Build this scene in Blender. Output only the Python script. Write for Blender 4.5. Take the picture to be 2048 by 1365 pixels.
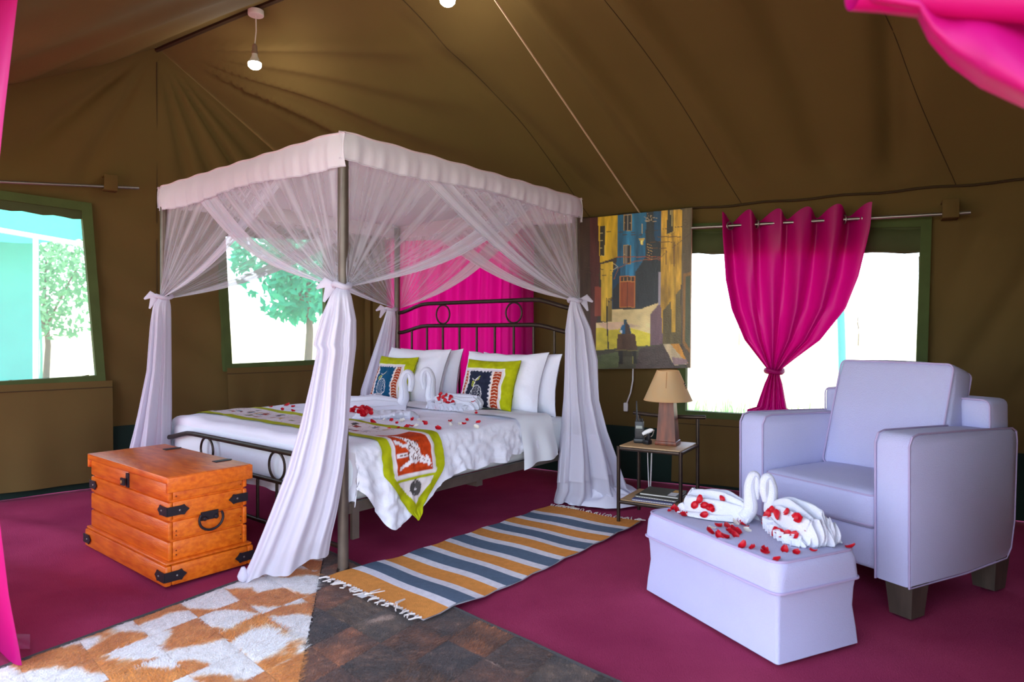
import bpy, bmesh, math, random
import numpy as np
from mathutils import Vector, Matrix, noise
from mathutils.bvhtree import BVHTree

for o in list(bpy.data.objects): bpy.data.objects.remove(o, do_unlink=True)
scene = bpy.context.scene
COL = scene.collection
R = random.Random(7)

# ------------------------------------------------------------------ camera
FPX, HZ, CAMH = 1340.0, 665.0, 1.157          # focal length (px of a 2048 frame), horizon row, eye height
cd = bpy.data.cameras.new('camera'); cam = bpy.data.objects.new('camera', cd); COL.objects.link(cam)
cd.sensor_width = 36.0; cd.lens = FPX/2048*36; cd.shift_y = -(682.5-HZ)/2048
cd.clip_start = 0.05; cd.clip_end = 500
cam.location = (0, 0, CAMH); cam.rotation_euler = (math.radians(90), 0, 0)
cd.dof.use_dof = True; cd.dof.focus_distance = 3.9; cd.dof.aperture_fstop = 2.6
scene.camera = cam

# ------------------------------------------------------------------ world, sun, exposure
world = bpy.data.worlds.new('world'); scene.world = world; world.use_nodes = True
wn = world.node_tree; bg = wn.nodes['Background']
sky = wn.nodes.new('ShaderNodeTexSky'); sky.sky_type = 'NISHITA'; sky.sun_disc = False
sky.sun_elevation = math.radians(76); sky.sun_rotation = math.radians(210)
sky.air_density = 1.0; sky.dust_density = 1.0; sky.ozone_density = 1.5; sky.altitude = 1500
hs = wn.nodes.new('ShaderNodeHueSaturation'); hs.inputs['Saturation'].default_value = .62
wn.links.new(sky.outputs[0], hs.inputs['Color']); wn.links.new(hs.outputs[0], bg.inputs[0]); bg.inputs[1].default_value = 0.33
sd = bpy.data.lights.new('sun_offscreen', 'SUN'); sun = bpy.data.objects.new('sun_offscreen', sd); COL.objects.link(sun)
sd.energy = 5.0; sd.angle = math.radians(3); sd.color = (1, .95, .88)
sun.rotation_euler = (math.radians(7), 0, math.radians(-28.5))
vs = scene.view_settings
vs.view_transform = 'Standard'; vs.look = 'None'; vs.gamma = 1; vs.use_curve_mapping = False
vs.exposure = 1.55

# ------------------------------------------------------------------ helpers
def C(r, g, b):
    def l(c):
        c /= 255
        return c/12.92 if c <= .04045 else ((c+.055)/1.055)**2.4
    return (l(r), l(g), l(b), 1)

MATS = {}
def mat(name, rgb=(200,200,200), rough=.7, metal=0, bump=0, bscale=60, var=0, vscale=6, transl=0, alpha=1,
        attr=False, sheen=0, emit=0, spec=.4, stretch=None, weave=0, rgb2=None, stripes=0):
    if name in MATS: return MATS[name]
    m = bpy.data.materials.new(name); m.use_nodes = True; nt = m.node_tree; N = nt.nodes; L = nt.links
    p = N['Principled BSDF']; out = N['Material Output']
    p.inputs['Roughness'].default_value = rough; p.inputs['Metallic'].default_value = metal
    p.inputs['Specular IOR Level'].default_value = spec
    if sheen: p.inputs['Sheen Weight'].default_value = sheen
    c = C(*rgb); p.inputs['Base Color'].default_value = c
    tc = N.new('ShaderNodeTexCoord'); vec = tc.outputs['Object']
    if stretch:
        mp = N.new('ShaderNodeMapping'); mp.inputs['Scale'].default_value = stretch
        L.new(vec, mp.inputs[0]); vec = mp.outputs[0]
    colsock = None
    if attr:
        a = N.new('ShaderNodeAttribute'); a.attribute_name = 'Col'; colsock = a.outputs['Color']
    if var:
        n = N.new('ShaderNodeTexNoise'); n.inputs['Scale'].default_value = vscale; n.inputs['Detail'].default_value = 6
        L.new(vec, n.inputs['Vector'])
        mx = N.new('ShaderNodeMix'); mx.data_type = 'RGBA'
        rp = N.new('ShaderNodeMapRange'); rp.inputs[1].default_value = .3; rp.inputs[2].default_value = .7
        L.new(n.outputs['Fac'], rp.inputs[0]); L.new(rp.outputs[0], mx.inputs[0])
        if attr:
            mx.blend_type = 'MULTIPLY'; L.new(colsock, mx.inputs[6]); k = 1-var; mx.inputs[7].default_value = (k,k,k,1)
        else:
            mx.inputs[6].default_value = c
            mx.inputs[7].default_value = C(*rgb2) if rgb2 else tuple(x*(1-var) for x in c[:3])+(1,)
        colsock = mx.outputs[2]
    if colsock: L.new(colsock, p.inputs['Base Color'])
    nsock = None
    if bump:
        n = N.new('ShaderNodeTexNoise'); n.inputs['Scale'].default_value = bscale; n.inputs['Detail'].default_value = 4
        L.new(vec, n.inputs['Vector'])
        b = N.new('ShaderNodeBump'); b.inputs['Strength'].default_value = bump; b.inputs['Distance'].default_value = .01
        L.new(n.outputs['Fac'], b.inputs['Height']); L.new(b.outputs[0], p.inputs['Normal']); nsock = b.outputs[0]
    if weave:
        ws = []
        for ax in ('X','Z'):
            w = N.new('ShaderNodeTexWave'); w.bands_direction = ax; w.inputs['Scale'].default_value = weave
            w.inputs['Distortion'].default_value = .6
            L.new(vec, w.inputs['Vector']); ws.append(w)
        ad = N.new('ShaderNodeMath'); L.new(ws[0].outputs['Fac'], ad.inputs[0]); L.new(ws[1].outputs['Fac'], ad.inputs[1])
        b = N.new('ShaderNodeBump'); b.inputs['Strength'].default_value = .25; b.inputs['Distance'].default_value = .003
        L.new(ad.outputs[0], b.inputs['Height'])
        if nsock: L.new(nsock, b.inputs['Normal'])
        L.new(b.outputs[0], p.inputs['Normal'])
    if emit:
        p.inputs['Emission Color'].default_value = c; p.inputs['Emission Strength'].default_value = emit
    sh = p.outputs[0]
    if transl:
        t = N.new('ShaderNodeBsdfTranslucent'); t.inputs[0].default_value = c
        if colsock: L.new(colsock, t.inputs[0])
        mx = N.new('ShaderNodeMixShader'); mx.inputs[0].default_value = transl
        L.new(sh, mx.inputs[1]); L.new(t.outputs[0], mx.inputs[2]); sh = mx.outputs[0]
    if alpha < 1:
        t = N.new('ShaderNodeBsdfTransparent'); mx = N.new('ShaderNodeMixShader'); mx.inputs[0].default_value = alpha
        if stripes:
            uv = N.new('ShaderNodeUVMap'); uv.uv_map = 'UV'; mp = N.new('ShaderNodeMapping')
            mp.inputs['Scale'].default_value = (stripes, 1.2, 1)
            n = N.new('ShaderNodeTexNoise'); n.inputs['Scale'].default_value = 1; n.inputs['Detail'].default_value = 1.5
            L.new(uv.outputs[0], mp.inputs[0]); L.new(mp.outputs[0], n.inputs['Vector'])
            mr = N.new('ShaderNodeMapRange'); mr.inputs[1].default_value = .45; mr.inputs[2].default_value = .68
            mr.inputs[3].default_value = alpha; mr.inputs[4].default_value = min(.95, alpha+.36)
            L.new(n.outputs['Fac'], mr.inputs[0]); L.new(mr.outputs[0], mx.inputs[0])
        L.new(t.outputs[0], mx.inputs[1]); L.new(sh, mx.inputs[2]); sh = mx.outputs[0]
    L.new(sh, out.inputs['Surface'])
    MATS[name] = m
    return m

class MB:
    def __init__(s): s.v = []; s.f = []
    def add(s, v, f):
        o = len(s.v); s.v += [tuple(p) for p in v]; s.f += [tuple(i+o for i in q) for q in f]; return s
    def box(s, x0, x1, y0, y1, z0, z1, M=None):
        v = [(x,y,z) for x in (x0,x1) for y in (y0,y1) for z in (z0,z1)]
        if M: v = [M @ Vector(p) for p in v]
        return s.add(v, [(0,1,3,2),(4,6,7,5),(0,4,5,1),(2,3,7,6),(0,2,6,4),(1,5,7,3)])
    def rbox(s, x0, x1, y0, y1, z0, z1, r=.01, seg=2, M=None, puff=0):
        bm = bmesh.new(); bmesh.ops.create_cube(bm, size=1)
        for v in bm.verts: v.co = Vector(((x0+x1)/2+v.co.x*(x1-x0), (y0+y1)/2+v.co.y*(y1-y0), (z0+z1)/2+v.co.z*(z1-z0)))
        bmesh.ops.bevel(bm, geom=bm.edges[:], offset=r, segments=seg, profile=.5, affect='EDGES')
        if puff:
            bmesh.ops.subdivide_edges(bm, edges=[e for e in bm.edges if e.calc_length() > 4*r], cuts=8, use_grid_fill=True)
            cx, cy, cz = (x0+x1)/2, (y0+y1)/2, (z0+z1)/2; hx, hy, hz = (x1-x0)/2, (y1-y0)/2, (z1-z0)/2
            for v in bm.verts:
                a, b, c = (v.co.x-cx)/hx, (v.co.y-cy)/hy, (v.co.z-cz)/hz
                q = lambda t: max(0, 1-t*t)
                v.co += Vector((a*q(b)*q(c), b*q(a)*q(c), c*q(a)*q(b)))*puff
        bm.verts.index_update()
        vv = [v.co.copy() for v in bm.verts]; ff = [[v.index for v in f.verts] for f in bm.faces]; bm.free()
        if M: vv = [M @ p for p in vv]
        return s.add(vv, ff)
    def tube(s, path, r, n=8, closed=False, cap=True, flat=1.0):
        P = [Vector(p) for p in path]; m = len(P); rs = r if isinstance(r, (list, tuple)) else [r]*m
        T = []
        for i in range(m):
            a = P[(i-1) % m] if (closed or i) else P[0]; b = P[(i+1) % m] if (closed or i < m-1) else P[-1]
            t = (b-a); T.append(t.normalized() if t.length > 1e-9 else Vector((0,0,1)))
        up = Vector((0,0,1)) if abs(T[0].z) < .9 else Vector((1,0,0))
        nrm = (up - T[0]*up.dot(T[0])).normalized(); v = []
        for i in range(m):
            nrm = (nrm - T[i]*nrm.dot(T[i])).normalized(); bi = T[i].cross(nrm)
            for k in range(n):
                a = 2*math.pi*k/n
                v.append(P[i] + nrm*math.cos(a)*rs[i] + bi*math.sin(a)*rs[i]*flat)
        f = []
        for i in range(m if closed else m-1):
            j = (i+1) % m
            for k in range(n):
                k2 = (k+1) % n; f.append((i*n+k, i*n+k2, j*n+k2, j*n+k))
        if cap and not closed: f.append(tuple(range(n-1,-1,-1))); f.append(tuple((m-1)*n+k for k in range(n)))
        return s.add(v, f)
    def grid(s, fn, nu, nv, cu=False):
        v = [fn(i/nu, j/nv) for j in range(nv+1) for i in range(nu if cu else nu+1)]
        w = nu if cu else nu+1
        f = [(j*w+i, j*w+(i+1) % w, (j+1)*w+(i+1) % w, (j+1)*w+i) for j in range(nv) for i in range(nu)]
        return s.add(v, f)
    def prism(s, poly, th, M):
        n = len(poly); v = [M @ Vector((x,y,0)) for x,y in poly]+[M @ Vector((x,y,th)) for x,y in poly]
        f = [tuple(range(n-1,-1,-1)), tuple(range(n,2*n))]+[(i,(i+1)%n,n+(i+1)%n,n+i) for i in range(n)]
        return s.add(v, f)
    def lathe(s, prof, n=24, c=(0,0,0), rot=None):
        v = []; 
        for r_, z in prof:
            for k in range(n):
                a = 2*math.pi*k/n; p = Vector((r_*math.cos(a), r_*math.sin(a), z))
                if rot: p = rot @ p
                v.append(p+Vector(c))
        m = len(prof); f = [(i*n+k, i*n+(k+1)%n, (i+1)*n+(k+1)%n, (i+1)*n+k) for i in range(m-1) for k in range(n)]
        f += [tuple(range(n-1,-1,-1)), tuple((m-1)*n+k for k in range(n))]
        return s.add(v, f)
    def build(s, name, m, parent=None, smooth=True, ang=40, uvgrid=None):
        me = bpy.data.meshes.new(name); me.from_pydata(s.v, [], s.f)
        bm = bmesh.new(); bm.from_mesh(me); bmesh.ops.recalc_face_normals(bm, faces=bm.faces[:]) if not uvgrid else None
        bm.to_mesh(me); bm.free()
        if uvgrid:
            nu, nv, cu = uvgrid; w = nu if cu else nu+1
            uv = me.uv_layers.new(name='UV')
            for lp in me.loops:
                i = lp.vertex_index % w; j = lp.vertex_index // w
                uv.data[lp.index].uv = (i/nu, j/nv)
        me.materials.append(m)
        if smooth:
            me.polygons.foreach_set('use_smooth', [True]*len(me.polygons)); me.set_sharp_from_angle(angle=math.radians(ang))
        o = bpy.data.objects.new(name, me); COL.objects.link(o)
        if parent: o.parent = parent
        return o

def colour(o, cols):
    a = o.data.color_attributes.new('Col', 'FLOAT_COLOR', 'POINT')
    a.data.foreach_set('color', np.asarray(cols, dtype=np.float32).ravel())

def tag(o, label=None, cat=None, group=None, kind=None):
    if label: o['label'] = label
    if cat: o['category'] = cat
    if group: o['group'] = group
    if kind: o['kind'] = kind
    return o
def thing(name, label, cat, loc=(0,0,0), rz=0, group=None, kind=None):
    o = bpy.data.objects.new(name, None); COL.objects.link(o); o.empty_display_size = .1
    o.location = loc; o.rotation_euler = (0,0,rz)
    return tag(o, label, cat, group, kind)
def MW(o):
    M = Matrix.Translation(o.location) @ o.rotation_euler.to_matrix().to_4x4()
    return MW(o.parent) @ M if o.parent else M
def bvh(o):
    M = MW(o); return BVHTree.FromPolygons([M @ v.co for v in o.data.vertices], [tuple(p.vertices) for p in o.data.polygons])
def ray(px, py): return Vector(((px-1024)/FPX, 1, (HZ-py)/FPX))
def at(px, py, Y): d = ray(px,py); return Vector((0,0,CAMH))+d*Y
def atz(px, py, z): d = ray(px,py); return Vector((0,0,CAMH))+d*((z-CAMH)/d.z)
def nz(p, s, a, seed=0): return noise.noise(Vector(p)*s+Vector((seed*7.3, seed*3.1, seed*5.7)))*a
def sm(a, b, x): t = min(1, max(0, (x-a)/(b-a))); return t*t*(3-2*t)
def lerp(a, b, t): return a+(b-a)*t
def interp(tab, x):
    for i in range(len(tab)-1):
        a, b = tab[i], tab[i+1]
        if (x-a[0])*(x-b[0]) <= 0 and a[0] != b[0]:
            t = (x-a[0])/(b[0]-a[0]); return [lerp(p,q,t) for p,q in zip(a[1:], b[1:])]
    return list((tab[0] if abs(x-tab[0][0]) < abs(x-tab[-1][0]) else tab[-1])[1:])

class Canvas:                                     # flat prints: painted canvas, cushion covers, runner
    def __init__(s, w, h, rgb): s.w, s.h = w, h; s.a = np.zeros((h,w,3)); s.a[:] = rgb; s.Y, s.X = np.mgrid[0:h,0:w].astype(float)
    def poly(s, pts, rgb, n=0, nx=.05, ny=.01):
        m = np.zeros((s.h,s.w), bool); k = len(pts)
        for i in range(k):
            x1,y1 = pts[i]; x2,y2 = pts[(i+1)%k]
            if y1 == y2: continue
            c = ((y1 > s.Y) != (y2 > s.Y)) & (s.X < (x2-x1)*(s.Y-y1)/(y2-y1)+x1); m ^= c
        s.fill(m, rgb, n, nx, ny); return m
    def fill(s, m, rgb, n=0, nx=.05, ny=.01):
        c = np.array(rgb, float)
        if n:
            t = np.zeros((s.h,s.w)); rg = np.random.default_rng(int(sum(rgb))+len(MATS))
            for q in range(3):                     # streaky value noise
                k = 2**q; gw_, gh_ = max(3,int(s.w*nx*3*k)), max(3,int(s.h*ny*3*k)); g = rg.normal(0,.8,(gh_+1,gw_+1))
                fx = s.X/s.w*(gw_-1); fy = s.Y/s.h*(gh_-1); ix, iy = fx.astype(int), fy.astype(int); fx -= ix; fy -= iy
                t += ((g[iy,ix]*(1-fx)+g[iy,ix+1]*fx)*(1-fy)+(g[iy+1,ix]*(1-fx)+g[iy+1,ix+1]*fx)*fy)/k**.7
            s.a[m] = np.clip(c[None]+(t[m]*n)[:,None]*(c[None]/255+.15), 0, 255)
        else: s.a[m] = c
    def line(s, pts, w, rgb):
        for (x1,y1),(x2,y2) in zip(pts, pts[1:]):
            dx, dy = x2-x1, y2-y1; L = dx*dx+dy*dy+1e-9
            t = np.clip(((s.X-x1)*dx+(s.Y-y1)*dy)/L, 0, 1)
            s.a[(s.X-x1-t*dx)**2+(s.Y-y1-t*dy)**2 < (w/2)**2] = rgb
    def ell(s, cx, cy, rx, ry, rgb, n=0): s.fill(((s.X-cx)/rx)**2+((s.Y-cy)/ry)**2 < 1, rgb, n)
    def sample(s, x, y):
        r,g,b = s.a[min(s.h-1,max(0,int(y))), min(s.w-1,max(0,int(x)))]; return C(r,g,b)

# palette
canvas = mat('tent_canvas', (100,80,43), .85, transl=.018, bump=.15, bscale=9, var=.12, vscale=1.5, weave=140, spec=.15)
green_dark = mat('dark_green_canvas', (26,46,38), .75, var=.3, vscale=3, spec=.2)
green_frame = mat('green_webbing', (74,88,46), .8, bump=.1, var=.2, vscale=8, spec=.2)
white_cot = mat('white_cotton', (236,236,246), .85, bump=.25, bscale=40, spec=.15, sheen=.2)
towel_m = mat('white_terry', (228,229,240), .95, bump=.5, bscale=260, spec=.1, sheen=.3)
sheet_c = mat('pale_sheet', (230,236,240), .85, bump=.15, bscale=25, spec=.15)
net_sheer = mat('mosquito_net_sheer', (232,229,241), .8, transl=.4, alpha=.24, stripes=24, spec=.05)
net_hem = mat('mosquito_net_hem', (232,229,241), .8, transl=.35, alpha=.78, spec=.05)
net_tail = mat('mosquito_net_tail', (232,229,241), .8, transl=.3, alpha=.86, spec=.05, stripes=30)
net_top = mat('mosquito_net_top', (232,229,241), .85, transl=.3, bump=.2, bscale=14, spec=.1)
iron = mat('bronze_iron', (74,62,54), .38, metal=.75, var=.3, vscale=20)
post_m = mat('bronze_post', (112,100,90), .45, metal=.55, var=.25, vscale=12)
steel = mat('rod_steel', (150,146,142), .35, metal=.9)
black = mat('black_plastic', (26,26,28), .4, spec=.5)
pink = mat('magenta_satin', (186,4,112), .45, transl=.35, bump=.08, bscale=30, spec=.35)
pink2 = mat('pink_muslin', (190,4,114), .6, transl=.5, bump=.08, bscale=30, spec=.25)
lav = mat('lavender_upholstery', (197,196,230), .92, bump=.3, bscale=220, var=.06, vscale=3, spec=.1, sheen=.15)
pip = mat('upholstery_piping', (188,172,206), .9, spec=.1)
orange = mat('varnished_pine', (238,124,28), .34, var=.35, vscale=9, stretch=(4,.9,6), rgb2=(204,84,12), spec=.5, bump=.15, bscale=30)
hasp_m = mat('black_iron', (46,40,46), .5, metal=.4, bump=.2, bscale=60)
legwood = mat('dark_leg_wood', (86,72,62), .6, var=.4, vscale=8, stretch=(3,3,.6))
tabwood = mat('table_pine', (196,158,112), .45, var=.3, vscale=6, stretch=(1,8,1))
red_p = mat('red_petal', (214,10,36), .45, transl=.15, var=.3, vscale=60)
white_p = mat('white_petal', (240,236,222), .5, transl=.2)
plastic_w = mat('white_plastic', (232,230,226), .4)
# ================================================================== SETTING
BX, BN = Vector((.879,-.477,0)).normalized(), Vector((.477,.879,0)).normalized()   # back wall: along, outward
P0 = Vector((1.223,5.185,0)); RB = math.atan2(BX.y, BX.x)
GX, GN = Vector((.7386,.674,0)).normalized(), Vector((-.674,.7386,0)).normalized() # gable: towards corner, outward
CN = Vector((-1.401,6.61,0)); RG = math.atan2(GX.y, GX.x)
EAVE, RIDGE = 2.10, 3.416
NB = P0.dot(BN)                                  # distance of back wall
S_L = (CN-P0).dot(BX); S_R = 3.3
APEX_T = -1.92                                   # gable-local x of the apex
APEX = CN+GX*APEX_T; NRIDGE = APEX.dot(BN)
def front_z(d): return RIDGE-.70*d+.118*d*d if d < 2.2 else RIDGE-.70*2.2+.118*4.84-.18*(d-2.2)
NFRONT = 1.15
def onwall(px, py, P, X, N):
    d = ray(px,py); t = (P.dot(N))/(d.dot(N)); q = d*t
    return ((q-P).dot(X), CAMH+q.z)
def bw(px, py): return onwall(px, py, P0, BX, BN)
def gw(px, py): return onwall(px, py, CN, GX, GN)
def inquad(x, z, q):
    s = 0
    for i in range(4):
        a, b = q[i], q[(i+1)%4]; c = (b[0]-a[0])*(z-a[1])-(b[1]-a[1])*(x-a[0]); s += 1 if c > 0 else -1
    return abs(s) == 4

# floor carpet
def floor_f(u, v):
    x, y = lerp(-6,5,u), lerp(-.6,7.6,v)
    z = 0
    if x < -1.2:
        k = sm(-1.2,-1.8,x)*(1-sm(4.0,4.6,y)); q = y+.33*x
        z += k*(.016*math.sin(q*9+nz((x,y,0),.8,2))+.005*math.sin(q*23+x*2))
    if x > .6 and y < 4: z += sm(.6,1.2,x)*.004*math.sin((y-.5*x)*14+nz((x,y,1),1,3))
    return (x,y,z-.012)
carpet = mat('maroon_carpet', (184,68,104), .95, bump=.8, bscale=300, var=.22, vscale=2.2, rgb2=(160,52,88), spec=.05)
carpet_o = tag(MB().grid(floor_f, 180, 130).build('floor', carpet), kind='structure')

# windows, as quads (clockwise from top left) in wall coordinates
gq1 = [gw(-190,372), gw(165,420), gw(194,754), gw(-190,778)]
gq2 = [gw(444,462), gw(650,470), gw(648,722), gw(458,731)]
bq3 = [bw(1374,462), bw(1845,452), bw(1832,850), bw(1370,824)]
bq4 = [bw(790,470), bw(1040,462), bw(1040,800), bw(790,790)]
TG0, TG1 = -5.2, 0.0
def gable_top(x):
    dx = abs(x-APEX_T); sn = math.sin(math.radians(109))
    if x > APEX_T: return lerp(RIDGE, EAVE, dx/1.92)
    return max(front_z(dx*sn), 1.6)
def gable_f(x, z):
    dx, dz = x-APEX_T, RIDGE+.02-z; r = math.hypot(dx, dz); an = math.atan2(dx, max(dz,.001))
    y = 0
    for a0, w, h in ((-1.05,.05,.05),(-.72,.06,.05),(-.42,.05,.03),(.02,.012,.012),(.22,.05,.04),(.42,.05,.05),(.62,.03,.06),(.80,.05,.04)):
        y += h*math.exp(-((an-a0)/w)**2)*sm(.05,.5,r)*(1-sm(.9,1.7,r))
    y += .012*math.sin((z*.9+x*.55)*16+nz((x,z,0),1.5,2))*(1-sm(1.9,2.4,z))*sm(.3,.6,z)
    k = sm(0,.14,gable_top(x)-z)
    return (x, (y+nz((x,z,3),.9,.03)*sm(0,.4,z))*k, z+.004)
def wall_grid(x0, x1, nx, nzv, top, f, holes):
    mb = MB(); idx = {}; 
    def vid(i, j):
        if (i,j) not in idx:
            x = lerp(x0,x1,i/nx); z = top(x)*j/nzv; idx[(i,j)] = len(mb.v); mb.v.append(f(x,z))
        return idx[(i,j)]
    for i in range(nx):
        for j in range(nzv):
            x = lerp(x0,x1,(i+.5)/nx); z = top(x)*(j+.5)/nzv
            if any(inquad(x,z,h) for h in holes): continue
            mb.f.append((vid(i,j),vid(i+1,j),vid(i+1,j+1),vid(i,j+1)))
    return mb
wl = wall_grid(TG0, TG1, 190, 120, gable_top, gable_f, [gq1,gq2]).build('wall_left', canvas, ang=180)
wl.location = CN; wl.rotation_euler.z = RG; tag(wl, kind='structure')
def back_f(x, z):
    y = nz((x,z,5),1.0,.025)*sm(0,.4,z)*(1-sm(1.9,2.1,z))
    if x > 1.55:
        for c0, sl, h in ((2.05,.9,.03),(2.45,1.1,.035),(1.75,.6,.015)):
            y += h*math.exp(-((x-c0-(z-1.2)*sl*.6)/.07)**2)*sm(.5,1,z)*(1-sm(1.9,2.1,z))
    return (x,y,z)
wb = wall_grid(S_L, S_R, 190, 66, lambda x: EAVE, back_f, [bq3,bq4]).build('wall_back', canvas, ang=180)
wb.location = P0; wb.rotation_euler.z = RB; tag(wb, kind='structure')
PR = P0+BX*S_R
wr = wall_grid(-3.95, 0, 40, 30, gable_top, lambda x,z: (x,0,z), []).build('wall_right', canvas, ang=180)
wr.location = PR; wr.rotation_euler.z = RG; tag(wr, kind='structure')

# roof slopes
LB = S_R-S_L
def roof_back(u, v):                             # u along, v eave -> ridge
    e = P0+BX*lerp(S_L,S_R,u)+Vector((0,0,EAVE)); r = APEX+BX*(LB*u)+Vector((0,0,RIDGE+.13*math.sin(math.pi*max(0,u))))
    p = e.lerp(r, v); nrm = Vector((-BN.x*.5,-BN.y*.5,-.85)).normalized()
    d = -.05*math.sin(math.pi*v)
    dx, dv = u*LB, (1-v)*2.24; rr = math.hypot(dx,dv); an = math.atan2(dv, dx+1e-6)
    for a0,w,h in ((.95,.05,.05),(1.12,.05,-.05),(.70,.06,.05),(.50,.05,.03),(.30,.05,.04)):
        d += h*math.exp(-((an-a0)/w)**2)*sm(.1,.7,rr)*(1-sm(1.6,2.8,rr))
    for c0,sl,w,h in ((2.9,.25,.05,.04),(3.4,.3,.06,.04),(4.25,-.1,.07,-.045),(5.05,-.55,.05,-.06),(5.6,-.2,.1,.05),(1.9,.6,.07,-.035)):
        d += h*math.exp(-((dx-c0-sl*(1-v))/w/1.6)**2)*sm(0,.15,v)*(1-sm(.7,1,v))
    d += nz(p,.8,.05)*math.sin(math.pi*v)
    d *= 1.5*sm(0,.05,u)
    return p+nrm*d-BX*(.10*(1-sm(0,.03,u)))+BX*.1*sm(.97,1,u)
cb = MB().grid(roof_back, 170, 60).build('ceiling', canvas, ang=180); tag(cb, kind='structure')
DF = NRIDGE-NFRONT
DR = NRIDGE-.72  # roof run past the header, unseen overhang added to block sun on the rug
def roof_front(u, v):
    d = v*DR; r = APEX+BX*(LB*u); g = -GX*(d/math.sin(math.radians(109)))
    p = r+g+Vector((0,0,front_z(d)+.13*math.sin(math.pi*u)*(1-v)))
    p = p-BX*(.10*(1-sm(0,.02,u)))
    p.z += sm(0,.06,u)*(.028*math.sin(v*30+nz(p,.6,2.5))*sm(0,.12,v)*(1-sm(0,.9,u))+nz(p,.9,.03)*sm(0,.1,v))
    return p
cf = MB().grid(roof_front, 110, 70).build('ceiling', canvas, ang=180); tag(cf, kind='structure')
# eave piping, seams and ridge
def seam(name, pts, r, m): return tag(MB().tube(pts, r, 6).build(name, m), kind='structure')
dark_seam = mat('dark_seam', (58,42,20), .9)
n_e = 60
seam('trim_1', [P0+BX*lerp(S_L,S_R,i/n_e)-BN*.012+Vector((0,0,EAVE-.004+.006*math.sin(i*1.3))) for i in range(n_e+1)], .009, dark_seam)
for k, u in enumerate((.34,.53,.74,.9)):
    seam('trim_%d' % (k+2), [Vector(roof_back(u+.03*(1-j/20), j/20))+Vector((0,0,-.002)) for j in range(21)], .0025, dark_seam)
seam('trim_6', [CN+GX*APEX_T-GN*.006+Vector((0,0,z/10)) for z in range(5,34)], .004, dark_seam)
seam('trim_7', [APEX+BX*(LB*i/20)+Vector((0,0,RIDGE-.02+.13*math.sin(math.pi*i/20))) for i in range(21)], .018, dark_seam)
seam('trim_11', [CN-BN*.02+Vector((0,0,0)), CN-BN*.02+Vector((0,0,EAVE+.02))], .05, canvas)  # canvas strip added over the wall corner to stop light leaking through
# dark ground-sheet bands at the wall feet
def band(name, P, X, N, rz, x0, x1, h):
    o = MB().grid(lambda u,v: (lerp(x0,x1,u), -.02-.03*(1-v)-.008*math.sin(u*60), h*v), 80, 3).build(name, green_dark)
    o.location = P; o.rotation_euler.z = rz; tag(o, kind='structure'); return o
band('baseboard_back', P0, BX, BN, RB, S_L, S_R, .41)
band('baseboard_left', CN, GX, GN, RG, TG0, 0, .44)
# front: header pole that carries the door curtains, two uprights
hp0 = APEX-GX*(DF/math.sin(math.radians(109)))
hz = front_z(DF)
wood_pole = mat('tent_pole', (120,98,70), .6, var=.3, vscale=4)
seam('trim_8', [hp0+Vector((0,0,hz)), hp0+BX*LB+Vector((0,0,hz))], .022, wood_pole)
for k,u in enumerate((.0,1.0)):
    q = hp0+BX*LB*u; seam('trim_%d' % (9+k), [q+Vector((0,0,-.012)), q+Vector((0,0,hz))], .022, wood_pole)

# windows
pane_m = mat('window_mesh', (226,244,240), .9, alpha=.16, transl=.5, spec=.1)
def strip_quad(mb, q, w, y0, y1):                # four mitred strips just outside a quad
    c = (sum(p[0] for p in q)/4, sum(p[1] for p in q)/4)
    out = []
    for x,z in q: out.append((x+(w if x > c[0] else -w), z+(w if z > c[1] else -w)))
    inn = [(x-(.012 if x > c[0] else -.012), z-(.012 if z > c[1] else -.012)) for x,z in q]
    for i in range(4):
        a,b,c2,d = inn[i], inn[(i+1)%4], out[(i+1)%4], out[i]
        v = [(p[0],y,p[1]) for y in (y0,y1) for p in (a,b,c2,d)]
        mb.add(v, [(0,1,2,3),(7,6,5,4),(0,4,5,1),(1,5,6,2),(2,6,7,3),(3,7,4,0)])
def window(name, q, P, rz, label, roll, flap=None, flap_z=None):
    w = thing(name, None, None, P, rz, kind='structure')
    mb = MB(); strip_quad(mb, q, .05, -.045, .02); mb.build('window_frame', green_frame, w, smooth=False)
    def pf(u,v):
        a = Vector((q[0][0],q[0][1])).lerp(Vector((q[1][0],q[1][1])),u); b = Vector((q[3][0],q[3][1])).lerp(Vector((q[2][0],q[2][1])),u)
        p = a.lerp(b,v); return (p.x,.008,p.y)
    MB().grid(pf,6,6).build('window_pane', pane_m, w)
    if roll:                                     # rolled blind across the top
        a, b = Vector((q[0][0],q[0][1])), Vector((q[1][0],q[1][1]))
        rl = MB(); rl.tube([(lerp(a.x,b.x,i/16), -.01, lerp(a.y,b.y,i/16)-roll*.55+.006*math.sin(i*2)) for i in range(17)], roll*.5, 10, flat=.42)
        rl.add([(a.x,-.03,a.y),(b.x,-.03,b.y),(b.x,-.03,b.y-roll),(a.x,-.03,a.y-roll)],[(0,1,2,3)])
        rl.build('rolled_blind', mat('olive_blind', (66,74,38), .85, var=.2, vscale=6), w)
    if flap:
        x0,x1,z0,z1 = flap
        def ff(u,v):
            x = lerp(x0,x1,u); z = lerp(z1,z0,v)
            return (x, -.05-.012*math.sin(u*9+v*2)*v-.008*math.sin(u*23)*v-.05*v, z-.012*math.sin(u*3.1)*(1-v)*0)
        f = MB().grid(ff, 50, 24); 
        f.build('canvas_flap', canvas, w, ang=180)
        MB().tube([(lerp(x0,x1,i/12),-.056,z1-.05) for i in range(13)], .003, 5).build('stitching', dark_seam, w)
    return w
zf = lambda px,py: gw(px,py)
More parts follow.
